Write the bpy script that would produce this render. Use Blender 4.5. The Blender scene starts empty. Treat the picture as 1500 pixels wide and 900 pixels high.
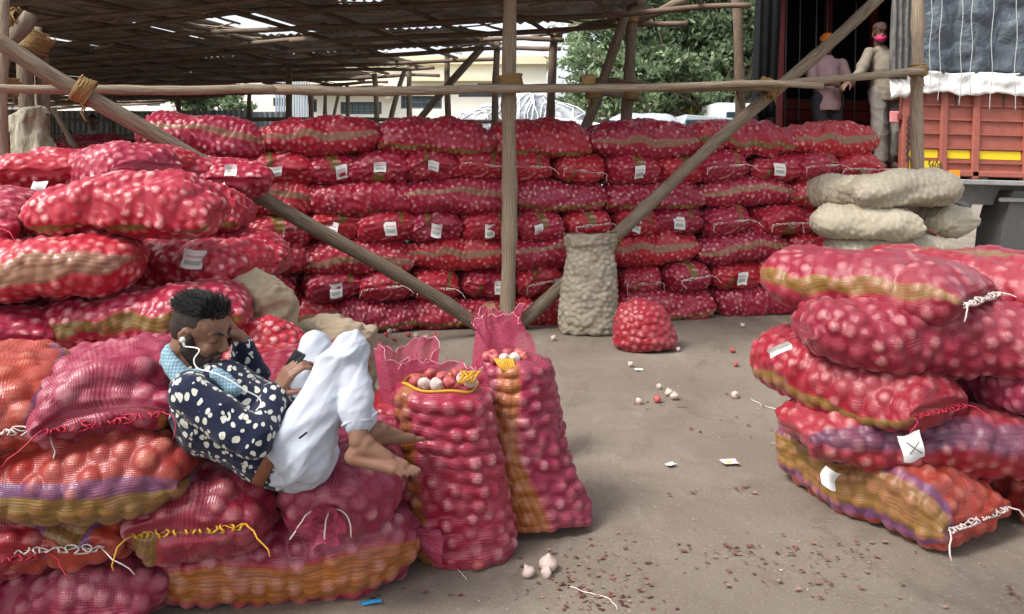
import bpy, bmesh, math, random
import numpy as np
from mathutils import Vector, Matrix, Euler, noise
R = math.radians
sc = bpy.context.scene
col = sc.collection

# ---------------------------------------------------------------- camera, sky, sun, exposure
F = 1177.0                       # focal length in pixels of the 1500 px wide photograph
CAMH, HOR = 1.5, 235.0           # eye height in metres, row of the horizon
cam_d = bpy.data.cameras.new("camera"); cam = bpy.data.objects.new("camera", cam_d); col.objects.link(cam)
cam.location = (0, 0, CAMH); cam.rotation_euler = (R(90), 0, 0)
cam_d.sensor_width = 36; cam_d.lens = 36 * F / 1500
cam_d.shift_y = -(450 - HOR) / 1500
cam_d.clip_start = 0.05; cam_d.clip_end = 600
sc.camera = cam
world = bpy.data.worlds.new("World"); sc.world = world; world.use_nodes = True
SUN_EL, SUN_AZ = R(52), R(-122)   # azimuth of the direction TO the sun, measured from +Y clockwise
wn = world.node_tree.nodes; wl = world.node_tree.links
bg = wn["Background"]; bg.inputs[1].default_value = 0.15
sky = wn.new("ShaderNodeTexSky"); sky.sky_type = 'NISHITA'; sky.sun_disc = False
sky.sun_elevation = SUN_EL; sky.sun_rotation = SUN_AZ; sky.air_density = 1.0; sky.dust_density = 4.0
hs = wn.new("ShaderNodeHueSaturation"); hs.inputs['Saturation'].default_value = 0.35; hs.inputs['Value'].default_value = 1.1
wl.new(sky.outputs[0], hs.inputs['Color']); wl.new(hs.outputs[0], bg.inputs[0])
sun_d = bpy.data.lights.new("sun", 'SUN'); sun = bpy.data.objects.new("sun", sun_d); col.objects.link(sun)
sun_d.energy = 1.5; sun_d.angle = R(15); sun_d.color = (1, .96, .9)
_dir = Vector((math.sin(SUN_AZ) * math.cos(SUN_EL), math.cos(SUN_AZ) * math.cos(SUN_EL), math.sin(SUN_EL)))
sun.rotation_euler = _dir.to_track_quat('Z', 'Y').to_euler(); sun.location = (-8, -6, 14)
sc.view_settings.view_transform = 'Standard'; sc.view_settings.look = 'None'
sc.view_settings.exposure = 1.06; sc.view_settings.gamma = 1
sc.cycles.max_bounces = 8; sc.cycles.diffuse_bounces = 5; sc.cycles.transparent_max_bounces = 8
sc.cycles.use_denoising = True

def U(px, py, d):
    "point in the world seen at pixel (px, py) of the photograph at distance d in front of the camera"
    return Vector(((px - 750) / F * d, d, CAMH - (py - HOR) / F * d))
def GP(px, py):
    return U(px, py, CAMH * F / (py - HOR))

# ---------------------------------------------------------------- object helpers
def setp(o, label=None, cat=None, group=None, kind=None):
    if label: o['label'] = label
    if cat: o['category'] = cat
    if group: o['group'] = group
    if kind: o['kind'] = kind
    return o
def link(o, parent=None):
    col.objects.link(o)
    if parent is not None: o.parent = parent
    return o
def empty(name, loc=(0, 0, 0), rot=(0, 0, 0)):
    o = bpy.data.objects.new(name, None); col.objects.link(o); o.empty_display_size = .1
    o.location = loc; o.rotation_euler = rot
    return o
def smooth(me, v=True):
    me.polygons.foreach_set('use_smooth', [v] * len(me.polygons))
def pydata(name, verts, faces, m=None, parent=None, sm=False, uv=None):
    me = bpy.data.meshes.new(name); me.from_pydata(verts, [], faces)
    if uv is not None:
        l = me.uv_layers.new(name='UVMap')
        vi = np.empty(len(me.loops), np.int32); me.loops.foreach_get('vertex_index', vi)
        l.data.foreach_set('uv', np.asarray(uv, np.float32)[vi].ravel())
    me.validate(); me.update()
    if sm: smooth(me)
    o = bpy.data.objects.new(name, me)
    if m:
        me.materials.append(m)
    return link(o, parent)
def copy_tree(o, parent=None):
    c = o.copy(); col.objects.link(c)
    if parent is not None: c.parent = parent
    for ch in list(o.children): copy_tree(ch, c)
    return c

class MB:
    "collects shapes into one mesh"
    def __init__(s): s.v = []; s.f = []; s.uv = []
    def add(s, v, f, uv=None):
        n = len(s.v); s.v += [tuple(p) for p in v]; s.f += [tuple(i + n for i in q) for q in f]
        s.uv += list(uv) if uv is not None else [(p[0] + p[1] * .37, p[2]) for p in v]
        return s
    def box(s, c, size, rot=None, bev=0.0):
        x, y, z = [k / 2 for k in size]
        M = Matrix.Translation(Vector(c)) @ (rot.to_4x4() if rot is not None else Matrix())
        if bev <= 0:
            p = [(-x,-y,-z),(x,-y,-z),(x,y,-z),(-x,y,-z),(-x,-y,z),(x,-y,z),(x,y,z),(-x,y,z)]
            f = [(0,3,2,1),(4,5,6,7),(0,1,5,4),(1,2,6,5),(2,3,7,6),(3,0,4,7)]
        else:
            b = min(bev, x * .9, y * .9, z * .9); p = []; f = []
            bm = bmesh.new(); bmesh.ops.create_cube(bm, size=1)
            for v in bm.verts: v.co = Vector((v.co.x * 2 * x, v.co.y * 2 * y, v.co.z * 2 * z))
            bmesh.ops.bevel(bm, geom=bm.edges[:], offset=b, segments=1, affect='EDGES')
            bm.verts.index_update()
            p = [tuple(v.co) for v in bm.verts]; f = [tuple(v.index for v in q.verts) for q in bm.faces]; bm.free()
        return s.add([M @ Vector(q) for q in p], f)
    def tube(s, pts, rad, n=8, cap=True, closed=False, twist=0):
        pts = [Vector(p) for p in pts]; m = len(pts)
        if not hasattr(rad, '__len__'): rad = [rad] * m
        T = []
        for i in range(m):
            a = pts[(i - 1) % m] if (closed or i > 0) else pts[i]
            b = pts[(i + 1) % m] if (closed or i < m - 1) else pts[i]
            t = (b - a); T.append(t.normalized() if t.length > 1e-9 else Vector((0, 0, 1)))
        up = Vector((0, 0, 1)) if abs(T[0].z) < .9 else Vector((0, 1, 0))
        N = (up - T[0] * up.dot(T[0])).normalized(); V = []; UV = []; L = 0
        for i in range(m):
            N = (N - T[i] * N.dot(T[i]));  N = N.normalized() if N.length > 1e-6 else T[i].orthogonal().normalized()
            B = T[i].cross(N)
            if i: L += (pts[i] - pts[i - 1]).length
            for k in range(n):
                a = 2 * math.pi * k / n + twist
                V.append(pts[i] + (N * math.cos(a) + B * math.sin(a)) * rad[i]); UV.append((abs(k / n - .5) * 6.28 * rad[i] * 2, L))
        f = []
        for i in range(m if closed else m - 1):
            for k in range(n):
                a = i * n + k; b = i * n + (k + 1) % n; c = ((i + 1) % m) * n + (k + 1) % n; d = ((i + 1) % m) * n + k
                f.append((a, b, c, d))
        if cap and not closed:
            f.append(tuple(range(n - 1, -1, -1))); f.append(tuple((m - 1) * n + k for k in range(n)))
        return s.add(V, f, UV)
    def ball(s, c, r, M=None, nu=8, nv=6):
        c = Vector(c); r = Vector(r) if hasattr(r, '__len__') else Vector((r, r, r)); V = []; f = []
        for j in range(nv + 1):
            t = math.pi * j / nv
            for k in range(nu):
                a = 2 * math.pi * k / nu
                p = Vector((r.x * math.sin(t) * math.cos(a), r.y * math.sin(t) * math.sin(a), r.z * math.cos(t)))
                V.append(c + (M @ p if M is not None else p))
        for j in range(nv):
            for k in range(nu):
                a = j * nu + k; b = j * nu + (k + 1) % nu
                f.append((a, a + nu, b + nu, b))
        return s.add(V, f)
    def build(s, name, m=None, parent=None, sm=False):
        o = pydata(name, s.v, s.f, m, parent, sm, s.uv)
        return o

# ---------------------------------------------------------------- materials
class NT:
    def __init__(s, name):
        s.m = bpy.data.materials.new(name); s.m.use_nodes = True
        s.n = s.m.node_tree.nodes; s.l = s.m.node_tree.links
        s.b = s.n['Principled BSDF']; s.out = s.n['Material Output']
    def node(s, t, **kw):
        x = s.n.new(t)
        for k, v in kw.items():
            if k.startswith('i_'): x.inputs[k[2:].replace('_', ' ')].default_value = v
            else: setattr(x, k, v)
        return x
    def link(s, a, b): s.l.new(a, b)
    def val(s, x, sock):
        if isinstance(x, (int, float)): sock.default_value = x
        elif isinstance(x, (tuple, list)): sock.default_value = (*x, 1) if len(x) == 3 and sock.type == 'RGBA' else x
        else: s.l.new(x, sock)
    def math(s, op, a, b=0.0, c=0.0, clamp=False):
        x = s.n.new('ShaderNodeMath'); x.operation = op; x.use_clamp = clamp
        s.val(a, x.inputs[0]); s.val(b, x.inputs[1]); s.val(c, x.inputs[2]); return x.outputs[0]
    def mix(s, f, a, b):
        x = s.n.new('ShaderNodeMix'); x.data_type = 'RGBA'; s.val(f, x.inputs[0]); s.val(a, x.inputs[6]); s.val(b, x.inputs[7]); return x.outputs[2]
    def attr(s, name): x = s.n.new('ShaderNodeAttribute'); x.attribute_name = name; return x.outputs['Fac']
    def coord(s, which='Object'): return s.n.new('ShaderNodeTexCoord').outputs[which]
    def mapv(s, vec, scale=(1,1,1), rot=(0,0,0)):
        x = s.n.new('ShaderNodeMapping'); s.l.new(vec, x.inputs[0]); x.inputs['Scale'].default_value = scale; x.inputs['Rotation'].default_value = rot; return x.outputs[0]
    def noise(s, scale, detail=3, vec=None, rough=.55, dist=0, out='Fac'):
        x = s.n.new('ShaderNodeTexNoise'); x.inputs['Scale'].default_value = scale; x.inputs['Detail'].default_value = detail
        x.inputs['Roughness'].default_value = rough; x.inputs['Distortion'].default_value = dist
        if vec is not None: s.l.new(vec, x.inputs['Vector'])
        return x.outputs[out]
    def ramp(s, f, stops, mode='LINEAR'):
        x = s.n.new('ShaderNodeValToRGB'); s.l.new(f, x.inputs[0]); r = x.color_ramp; r.interpolation = mode
        while len(r.elements) < len(stops): r.elements.new(.5)
        for e, (p, c) in zip(r.elements, stops): e.position = p; e.color = (*c, 1) if len(c) == 3 else c
        return x.outputs[0]
    def sstep(s, x, a, b):
        n = s.n.new('ShaderNodeMapRange'); n.interpolation_type = 'SMOOTHSTEP'; s.val(x, n.inputs[0])
        n.inputs[1].default_value = a; n.inputs[2].default_value = b; return n.outputs[0]
    def bump(s, h, strength=.3, dist=.01):
        x = s.n.new('ShaderNodeBump'); x.inputs['Strength'].default_value = strength; x.inputs['Distance'].default_value = dist
        s.l.new(h, x.inputs['Height']); s.l.new(x.outputs[0], s.b.inputs['Normal']); return x
    def done(s, base=None, rough=.7, metal=0, spec=.4):
        if base is not None: s.val(base, s.b.inputs['Base Color'])
        s.val(rough, s.b.inputs['Roughness']); s.b.inputs['Metallic'].default_value = metal
        s.b.inputs['Specular IOR Level'].default_value = spec
        return s.m

def net_mat(name, net, onion_a, onion_glint, stripe, border, weave=0.0, show=.6, line=.0, rough=.34, edge=.2):
    "woven net drawn over bulbs: the skins show through where the net is pressed on them, with light glints painted into their colour (attribute apex)"
    t = NT(name)
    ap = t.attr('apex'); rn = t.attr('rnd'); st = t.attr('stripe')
    oi = t.n.new('ShaderNodeObjectInfo').outputs['Random']
    ob = t.coord('Object')
    n1 = t.noise(7, 3, ob); n2 = t.noise(38, 3, ob)
    netc = t.mix(n1, net, tuple(c * .72 for c in net))
    hsn = t.n.new('ShaderNodeHueSaturation'); t.l.new(netc, hsn.inputs['Color'])
    t.l.new(t.math('MULTIPLY_ADD', oi, .016, .492), hsn.inputs['Hue']); t.l.new(t.math('MULTIPLY_ADD', oi, .4, .8), hsn.inputs['Value'])
    netc = hsn.outputs[0]
    on = t.mix(rn, onion_a, onion_glint)
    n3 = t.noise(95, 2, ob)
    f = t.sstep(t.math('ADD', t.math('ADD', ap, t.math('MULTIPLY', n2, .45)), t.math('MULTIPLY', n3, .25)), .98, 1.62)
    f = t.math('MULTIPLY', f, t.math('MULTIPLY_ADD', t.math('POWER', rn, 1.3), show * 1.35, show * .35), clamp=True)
    sa = t.math('ABSOLUTE', st)
    sn = t.math('ADD', sa, t.math('MULTIPLY_ADD', n2, .3, -.15))
    ins = t.math('SUBTRACT', 1.0, t.sstep(sn, .9, 1.05))
    bor = t.math('SUBTRACT', 1.0, t.sstep(sn, 1 + edge, 1.1 + edge))
    lines = t.math('SINE', t.math('MULTIPLY', st, 16.0))
    stc = t.mix(t.math('MULTIPLY_ADD', lines, .3, .35, clamp=True), stripe, tuple(c * .5 for c in stripe))
    base = t.mix(bor, netc, border); base = t.mix(ins, base, stc)
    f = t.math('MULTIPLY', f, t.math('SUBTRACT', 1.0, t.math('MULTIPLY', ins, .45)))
    base = t.mix(f, base, on)  # skin tone on bulb tops, paled to paint light glints into the colour
    if weave:
        uv = t.n.new('ShaderNodeUVMap').outputs[0]
        sp = t.n.new('ShaderNodeSeparateXYZ'); t.l.new(uv, sp.inputs[0])
        wob = t.math('MULTIPLY', t.noise(9, 2, ob), 9.0)
        w1 = t.math('SINE', t.math('MULTIPLY_ADD', sp.outputs[0], 2 * math.pi / .0078, wob))
        w2 = t.math('SINE', t.math('MULTIPLY_ADD', sp.outputs[1], 2 * math.pi / .007, wob))
        ww = t.math('MULTIPLY_ADD', t.math('ADD', t.math('MULTIPLY', w1, .3), t.math('MULTIPLY', w2, .7)), .5, .5)
        th = t.math('MULTIPLY', t.math('MULTIPLY', ww, weave), t.sstep(t.noise(5, 2, ob), .35, .7))
        base = t.mix(th, base, tuple(min(1, c * .9 + .15) for c in net))
        dk = t.math('MULTIPLY', t.math('SUBTRACT', 1.0, ww), weave * .8)
        base = t.mix(dk, base, tuple(c * .35 for c in net))
        t.bump(t.math('ADD', t.math('MULTIPLY', ww, .35), n2), .5, .004)
    else:
        t.bump(n2, .35, .006)
    t.b.inputs['Sheen Weight'].default_value = .12; t.b.inputs['Sheen Roughness'].default_value = .4
    t.b.inputs['Sheen Tint'].default_value = (1, .75, .8, 1)
    return t.done(base, rough, 0, .5)

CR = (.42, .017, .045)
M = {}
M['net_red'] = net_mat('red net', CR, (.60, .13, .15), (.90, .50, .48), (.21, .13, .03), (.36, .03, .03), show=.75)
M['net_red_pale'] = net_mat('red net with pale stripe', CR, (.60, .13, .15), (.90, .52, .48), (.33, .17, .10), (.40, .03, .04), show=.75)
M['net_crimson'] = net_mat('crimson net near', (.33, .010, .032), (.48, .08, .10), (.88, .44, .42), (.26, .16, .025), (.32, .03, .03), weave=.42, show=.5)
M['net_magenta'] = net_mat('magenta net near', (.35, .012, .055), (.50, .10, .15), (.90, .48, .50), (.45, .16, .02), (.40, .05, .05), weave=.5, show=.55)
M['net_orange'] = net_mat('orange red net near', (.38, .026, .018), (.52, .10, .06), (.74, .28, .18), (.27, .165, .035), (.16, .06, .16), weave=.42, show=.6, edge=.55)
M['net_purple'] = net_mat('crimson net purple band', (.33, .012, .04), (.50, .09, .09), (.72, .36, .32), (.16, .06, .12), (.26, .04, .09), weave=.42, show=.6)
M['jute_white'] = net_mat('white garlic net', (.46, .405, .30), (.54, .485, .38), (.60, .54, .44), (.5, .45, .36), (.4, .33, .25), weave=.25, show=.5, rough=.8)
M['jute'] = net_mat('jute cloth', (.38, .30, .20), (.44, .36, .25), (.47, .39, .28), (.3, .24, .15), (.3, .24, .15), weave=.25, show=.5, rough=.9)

def simple(name, colr, rough=.7, var=.15, scale=30, bump=.1, metal=0, spec=.4, bd=.01):
    t = NT(name); n = t.noise(scale, 4, t.coord('Object'))
    b = t.mix(t.math('MULTIPLY', n, 1.0), tuple(c * (1 - var) for c in colr), tuple(min(1, c * (1 + var)) for c in colr))
    if bump: t.bump(n, bump, bd)
    return t.done(b, rough, metal, spec)
M['thread_white'] = simple('white thread', (.72, .62, .58), .7)
M['thread_red'] = simple('red thread', (.5, .03, .06), .6)
M['thread_yellow'] = simple('yellow cord', (.62, .33, .03), .6)
M['garlic'] = simple('garlic skin', (.58, .46, .41), .55, .25, 60, .3)
M['onion'] = simple('onion skin', (.42, .09, .09), .4, .4, 40, .2)
M['rope'] = simple('coir rope', (.27, .17, .07), .9, .4, 60, .5)

def wood_mat(name, a, b, c):
    t = NT(name)
    uv = t.n.new('ShaderNodeUVMap').outputs[0]
    n = t.noise(1, 5, t.mapv(uv, (55, 5, 1)), .6); n2 = t.noise(2.6, 3, t.coord('Object'))
    base = t.mix(t.sstep(n, .3, .72), a, b); base = t.mix(t.math('MULTIPLY', t.sstep(n2, .5, .7), .6), base, c)
    v = t.node('ShaderNodeTexVoronoi'); v.inputs['Scale'].default_value = 4; t.link(t.mapv(uv, (6, 1.3, 1)), v.inputs['Vector'])
    kn = t.math('SUBTRACT', 1.0, t.sstep(v.outputs['Distance'], .03, .11)); base = t.mix(t.math('MULTIPLY', kn, .7), base, tuple(k * .3 for k in a))
    t.bump(n, .6, .01)
    return t.done(base, .85, 0, .25)
M['wood'] = wood_mat('weathered pole wood', (.12, .088, .062), (.30, .245, .185), (.21, .15, .10))
M['wood_dark'] = wood_mat('dark pole wood', (.10, .07, .05), (.25, .185, .135), (.17, .115, .08))
M['wood_light'] = wood_mat('light pole wood', (.20, .15, .105), (.40, .33, .245), (.28, .20, .135))

# tag print: stripes of colour on white paper
def tag_mat():
    t = NT('printed paper'); uv = t.n.new('ShaderNodeUVMap').outputs[0]
    sp = t.n.new('ShaderNodeSeparateXYZ'); t.l.new(uv, sp.inputs[0]); v = sp.outputs[1]; u = sp.outputs[0]
    c = t.ramp(v, [(0, (.75,.75,.72)), (.18, (.75,.75,.72)), (.2, (.2,.28,.24)), (.42, (.25,.36,.28)), (.45, (.75,.75,.72)), (.62,(.5,.2,.22)), (.72,(.78,.78,.76)), (1,(.78,.78,.76))], 'CONSTANT')
    n = t.noise(40, 1, t.mapv(uv, (3, 1, 1)))
    inx = t.math('MULTIPLY', t.sstep(u, .12, .16), t.math('SUBTRACT', 1.0, t.sstep(u, .84, .88)))
    b = t.mix(t.math('MULTIPLY', inx, t.math('MULTIPLY_ADD', n, .5, .4)), (.74, .74, .72), c)
    return t.done(b, .6)
M['tag_print'] = tag_mat()
M['paper'] = simple('white paper', (.74, .73, .71), .7, .05, 20, .05)

# ---------------------------------------------------------------- sacks
def grid_normals(P, closed_v=True):
    du = np.gradient(P, axis=0)
    if closed_v: dv = np.roll(P, -1, 1) - np.roll(P, 1, 1)
    else: dv = np.gradient(P, axis=1)
    n = np.cross(du, dv); l = np.linalg.norm(n, axis=2, keepdims=True); l[l < 1e-12] = 1
    return n / l
def onion_bumps(P, d, amp, rs, floor=.45, rows=None, keep=None):
    nu, nv, _ = P.shape; N = grid_normals(P)
    if ((P - P.mean((0, 1))) * N).sum() < 0: N = -N
    V = P.reshape(-1, 3); alive = np.ones(len(V), bool); order = rs.permutation(len(V)); C = []
    md = (d * .86) ** 2
    for i in order:
        if not alive[i]: continue
        C.append(i); dd = V - V[i]; alive &= (np.einsum('ij,ij->i', dd, dd) > md * rs.uniform(.8, 1.25))
    C = V[C]; best = np.full(len(V), 9.0); idx = np.zeros(len(V), int)
    for s in range(0, len(V), 4096):
        D = ((V[s:s+4096, None, :] - C[None]) ** 2).sum(2); idx[s:s+4096] = D.argmin(1); best[s:s+4096] = np.sqrt(D.min(1))
    sz = rs.uniform(.85, 1.15, len(C)); rr = d * .60 * sz[idx]
    dome = np.sqrt(np.maximum(0, 1 - np.minimum(best / rr, 1) ** 2))
    tt = np.minimum(best / (rr * 1.06), 1); hh = (1 - tt ** 2.1); hh = np.sqrt(hh ** 2 + (floor * .45) ** 2); lift = rs.uniform(-.4, .3, len(C))[idx]
    h = hh * (1 + lift * (1 - tt)) * amp
    rnd = rs.uniform(0, 1, len(C))[idx]
    if keep is not None: h = h * keep.ravel(); dome = dome * keep.ravel()
    return (V + N.reshape(-1, 3) * h[:, None]).reshape(nu, nv, 3), dome, rnd
def lowfreq(P, amp, rs, k=5):
    out = P.copy()
    for _ in range(5):
        w = rs.normal(0, k, 3); ph = rs.uniform(0, 6.28); a = rs.normal(0, amp, 3)
        out += np.sin(P @ w + ph)[..., None] * a
    return out
def grid_mesh(name, P, attrs, caps=True, mat=None):
    nu, nv, _ = P.shape; i = np.arange(nu - 1)[:, None] * nv; j = np.arange(nv)[None]; j2 = (j + 1) % nv
    q = np.stack([i + j, i + j2, i + nv + j2, i + nv + j], -1).reshape(-1, 4)
    me = bpy.data.meshes.new(name); nc = 2 if caps else 0
    me.vertices.add(nu * nv); me.vertices.foreach_set('co', P.astype(np.float32).ravel())
    me.loops.add(q.size + nc * nv); me.polygons.add(len(q) + nc)
    lv = q.ravel(); ls = np.arange(len(q)) * 4
    if caps:
        lv = np.concatenate([lv, np.arange(nv)[::-1], (nu - 1) * nv + np.arange(nv)]); ls = np.concatenate([ls, [q.size, q.size + nv]])
    me.loops.foreach_set('vertex_index', lv.astype(np.int32)); me.polygons.foreach_set('loop_start', ls.astype(np.int32))
    me.update(calc_edges=True); me.validate()
    for k, a in attrs.items():
        if k == 'uv':
            l = me.uv_layers.new(name='UVMap'); li = np.empty(len(me.loops), np.int32); me.loops.foreach_get('vertex_index', li)
            l.data.foreach_set('uv', a.reshape(-1, 2).astype(np.float32)[li].ravel())
        else:
            x = me.attributes.new(k, 'FLOAT', 'POINT'); x.data.foreach_set('value', a.astype(np.float32).ravel())
    smooth(me)
    if mat: me.materials.append(mat)
    return me

def sack_mesh(name, L=.9, W=.48, T=.27, nu=96, nv=60, od=.056, seed=0, ends=('seam', 'round'), stripe=(180, .05), bend=0, sag=.02,
              mat=None, boxy=2.7, amp=.42, noise_a=.006, taper=0, floor=.40):
    """lying sack, length along x; ends = (at +x, at -x). returns mesh and the seam points at +x"""
    rs = np.random.RandomState(seed)
    def prof(u):
        e = ends[0] if u > 0 else ends[1]; k = abs(u)
        if e == 'seam': return 1 - .20 * k ** 5, max(.07, (1 - k ** 5) ** .55)
        if e == 'knot': return max(.1, (1 - k ** 4.5) ** .55), max(.14, (1 - k ** 4.5) ** .55)
        return max(.30, (1 - k ** 7) ** .45), max(.12, (1 - k ** 6) ** .5)
    uf = np.sin(np.linspace(-1, 1, 1201) * math.pi / 2); pf = np.array([prof(q) for q in uf])
    al = np.concatenate([[0], np.cumsum(np.hypot(np.diff(uf) * L / 2, np.diff(pf[:, 1]) * T / 2 + np.diff(pf[:, 0]) * W / 6))])
    al = np.concatenate([[0], np.cumsum(np.sqrt((np.diff(uf) * L / 2) ** 2 + (np.diff(pf[:, 1]) * T / 2) ** 2 + (np.diff(pf[:, 0]) * W / 4) ** 2))])
    s = np.linspace(0, al[-1], nu); u = np.interp(s, al, uf); W_ = np.interp(s, al, pf[:, 0]); T_ = np.interp(s, al, pf[:, 1])
    au = np.abs(u)
    for i in range(0):
        pass
    W_ *= 1 + taper * u
    th = np.linspace(0, 2 * np.pi, nv, endpoint=False)
    c, sn = np.cos(th), np.sin(th); n = 2 / boxy
    y = np.sign(c) * np.abs(c) ** n; z = np.sign(sn) * np.abs(sn) ** n
    P = np.stack([np.repeat((u * L / 2)[:, None], nv, 1), W_[:, None] * y[None] * W / 2, T_[:, None] * z[None] * T / 2], -1)
    P = lowfreq(P, .006, rs, 6); P = lowfreq(P, noise_a, rs, 18)
    P[..., 2] += bend * (u[:, None] ** 2 - .3) - sag * (P[..., 1] / (W / 2)) ** 2 * .5
    seam = P[-1].copy()
    keep = np.clip(np.minimum(s, al[-1] - s) / (od * .3), 0, 1)[:, None] * np.ones(nv)[None]
    Q, dome, rnd = onion_bumps(P, od, od * amp, rs, keep=keep, floor=floor)
    if stripe is None: st = np.full((nu, nv), 9.0)
    else:
        d = (np.degrees(th) - stripe[0] + 180) % 360 - 180
        arc = np.radians(d) * (W + T) / 4
        st = (arc[None] + .012 * np.sin(u * 3 + seed)[:, None]) / stripe[1] * np.ones((nu, 1))
    uv = np.stack([np.repeat((u * L / 2)[:, None], nv, 1), np.repeat((th * (W + T) / 4)[None], nu, 0)], -1)
    me = grid_mesh(name, Q, dict(apex=dome, rnd=rnd, stripe=st, uv=uv), mat=mat)
    return me, seam

def lacing(seam, mat, parent, r=.003, waves=7, amp=.018, name='lacing', seed=0, loose=True):
    "stitched zigzag thread along the sewn mouth"
    rs = random.Random(seed)
    c = seam.mean(0); i0 = int(np.argmax(seam[:, 1])); i1 = int(np.argmin(seam[:, 1]))
    a, b = Vector(seam[i0]), Vector(seam[i1]); pts = []
    n = waves * 14; ph = 0; am = 1
    for i in range(n + 1):
        t = i / n; p = a.lerp(b, .04 + .92 * t + .02 * math.sin(t * 11 + seed)); ph += 2 * math.pi / 14 * (1 + .35 * math.sin(i * .31 + seed)); am = .55 + .45 * math.sin(i * .13 + seed * 2)
        pts.append(p + Vector((.010 + .008 * math.cos(ph * 2), .016 * math.sin(ph * 2 + .5) * am, amp * (.25 + am * .6) * math.sin(ph) - .004)))
    m = MB().tube(pts, r, 4)
    m.tube([a.lerp(b, .04 + .92 * k / 20) + Vector((.006, 0, .006 * math.sin(k * 1.9))) for k in range(21)], r * .8, 4)
    if loose:
        for e, sg in ((pts[0], 1), (pts[-1], -1)):
            q = [e]; v = Vector((.02, sg * .02, -.004))
            for _ in range(5): q.append(q[-1] + v); v = Vector((v.x * .6 + rs.uniform(-.01, .012), v.y * .7 + rs.uniform(-.012, .012), -.012 - rs.random() * .01))
            m.tube(q, r * .8, 4)
    return m.build(name, mat, parent, sm=True)

def tag_mesh(w=.06, h=.075, seed=0):
    rs = random.Random(seed); v = []; uv = []; n = 5; t = .0012
    for s in (0, 1):
        for j in range(n):
            for i in range(n):
                x, z = (i / (n - 1) - .5) * w, -(j / (n - 1)) * h
                yy = .010 * math.sin(i * 1.1 + seed) + .012 * math.sin(j * 1.3 + seed * 2) - (t if s else 0)
                v.append((x * (1 - .1 * j / n), yy, z + .006 * math.sin(i + seed))); uv.append((i / (n - 1), 1 - j / (n - 1)))
    f = []
    for j in range(n - 1):
        for i in range(n - 1):
            a = j * n + i; f.append((a, a + n, a + n + 1, a + 1)); b = a + n * n; f.append((b, b + 1, b + n + 1, b + n))
    return v, f, uv
def put_tag(parent, loc, rot=(0, 0, 0), w=.06, h=.075, seed=0, mat='tag_print', label=None):
    v, f, uv = tag_mesh(w, h, seed); o = pydata('paper_tag', v, f, M[mat], parent, True, uv)
    o.location = loc; o.rotation_euler = rot
    if label: o['label'] = label
    return o

def tag_at(parent, px, py, d, w=.08, h=.09, rot=(0, 0, 0), seed=0, mat='paper', label=None):
    "paper pinned to a sack, hanging at a given place and turned to the yard"
    bpy.context.view_layer.update(); o = put_tag(parent, (0, 0, 0), (0, 0, 0), w, h, seed, mat, label)
    W = Matrix.Translation(U(px, py, d)) @ Euler(tuple(R(a) for a in rot)).to_matrix().to_4x4() @ Matrix.Translation((0, 0, h / 2))
    o.matrix_parent_inverse = parent.matrix_world.inverted(); o.matrix_basis = W; return o
# ================================================================ THE SETTING
def ground_mat():
    t = NT('dusty concrete'); ob = t.coord('Object')
    n1 = t.noise(.7, 4, ob); n2 = t.noise(5, 5, ob, .6); n3 = t.noise(70, 3, ob, .7); n4 = t.noise(260, 2, ob)
    b = t.ramp(n1, [(.3, (.185, .152, .120)), (.55, (.235, .198, .158)), (.75, (.29, .25, .205))])
    b = t.mix(t.math('MULTIPLY', t.sstep(n2, .45, .75), .55), b, (.17, .135, .105)); n5 = t.noise(1.7, 6, t.mapv(ob, (1, .45, 1), (0, 0, .4)), .7, 1.5)
    b = t.mix(t.math('MULTIPLY', t.sstep(n5, .52, .70), .5), b, (.12, .095, .075)); b = t.mix(t.math('MULTIPLY', t.sstep(n5, .46, .30), .35), b, (.36, .32, .27))
    b = t.mix(t.math('MULTIPLY', t.sstep(n3, .56, .74), .55), b, (.42, .38, .33))
    b = t.mix(t.math('MULTIPLY', t.sstep(n4, .6, .75), .5), b, (.10, .075, .06))
    v = t.node('ShaderNodeTexVoronoi'); v.inputs['Scale'].default_value = 34; v.inputs['Randomness'].default_value = 1; t.link(ob, v.inputs['Vector'])
    fl = t.math('SUBTRACT', 1.0, t.sstep(v.outputs['Distance'], .05, .16)); fl = t.math('MULTIPLY', fl, t.sstep(n2, .46, .6))
    b = t.mix(t.math('MULTIPLY', fl, .7), b, (.17, .05, .045))
    t.bump(t.math('ADD', t.math('MULTIPLY', n3, .8), n2), .4, .012)
    return t.done(b, t.math('MULTIPLY_ADD', n2, -.2, .9), 0, .25)
M['ground'] = ground_mat()
def make_ground():
    xs = sorted(set([-120, -60, -30, -15] + [round(-8 + .25 * i, 3) for i in range(65)] + [15, 30, 60, 120])); ys = [-60, -20, -6] + [round(-2 + .25 * i, 3) for i in range(60)] + [16, 25, 45, 80, 160, 300]
    v = []; f = []
    for y in ys:
        for x in xs:
            a = 1 if abs(x) < 8 and -2 < y < 12.5 else 0
            v.append((x, y, a * .008 * (noise.noise((x * .6, y * .6, 0)) - .3)))
    n = len(xs)
    for j in range(len(ys) - 1):
        for i in range(n - 1): f.append((j*n+i, j*n+i+1, (j+1)*n+i+1, (j+1)*n+i))
    setp(pydata('ground', v, f, M['ground'], None, True), kind='structure', label='dusty grey concrete yard floor strewn with onion skins')
make_ground()

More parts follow.
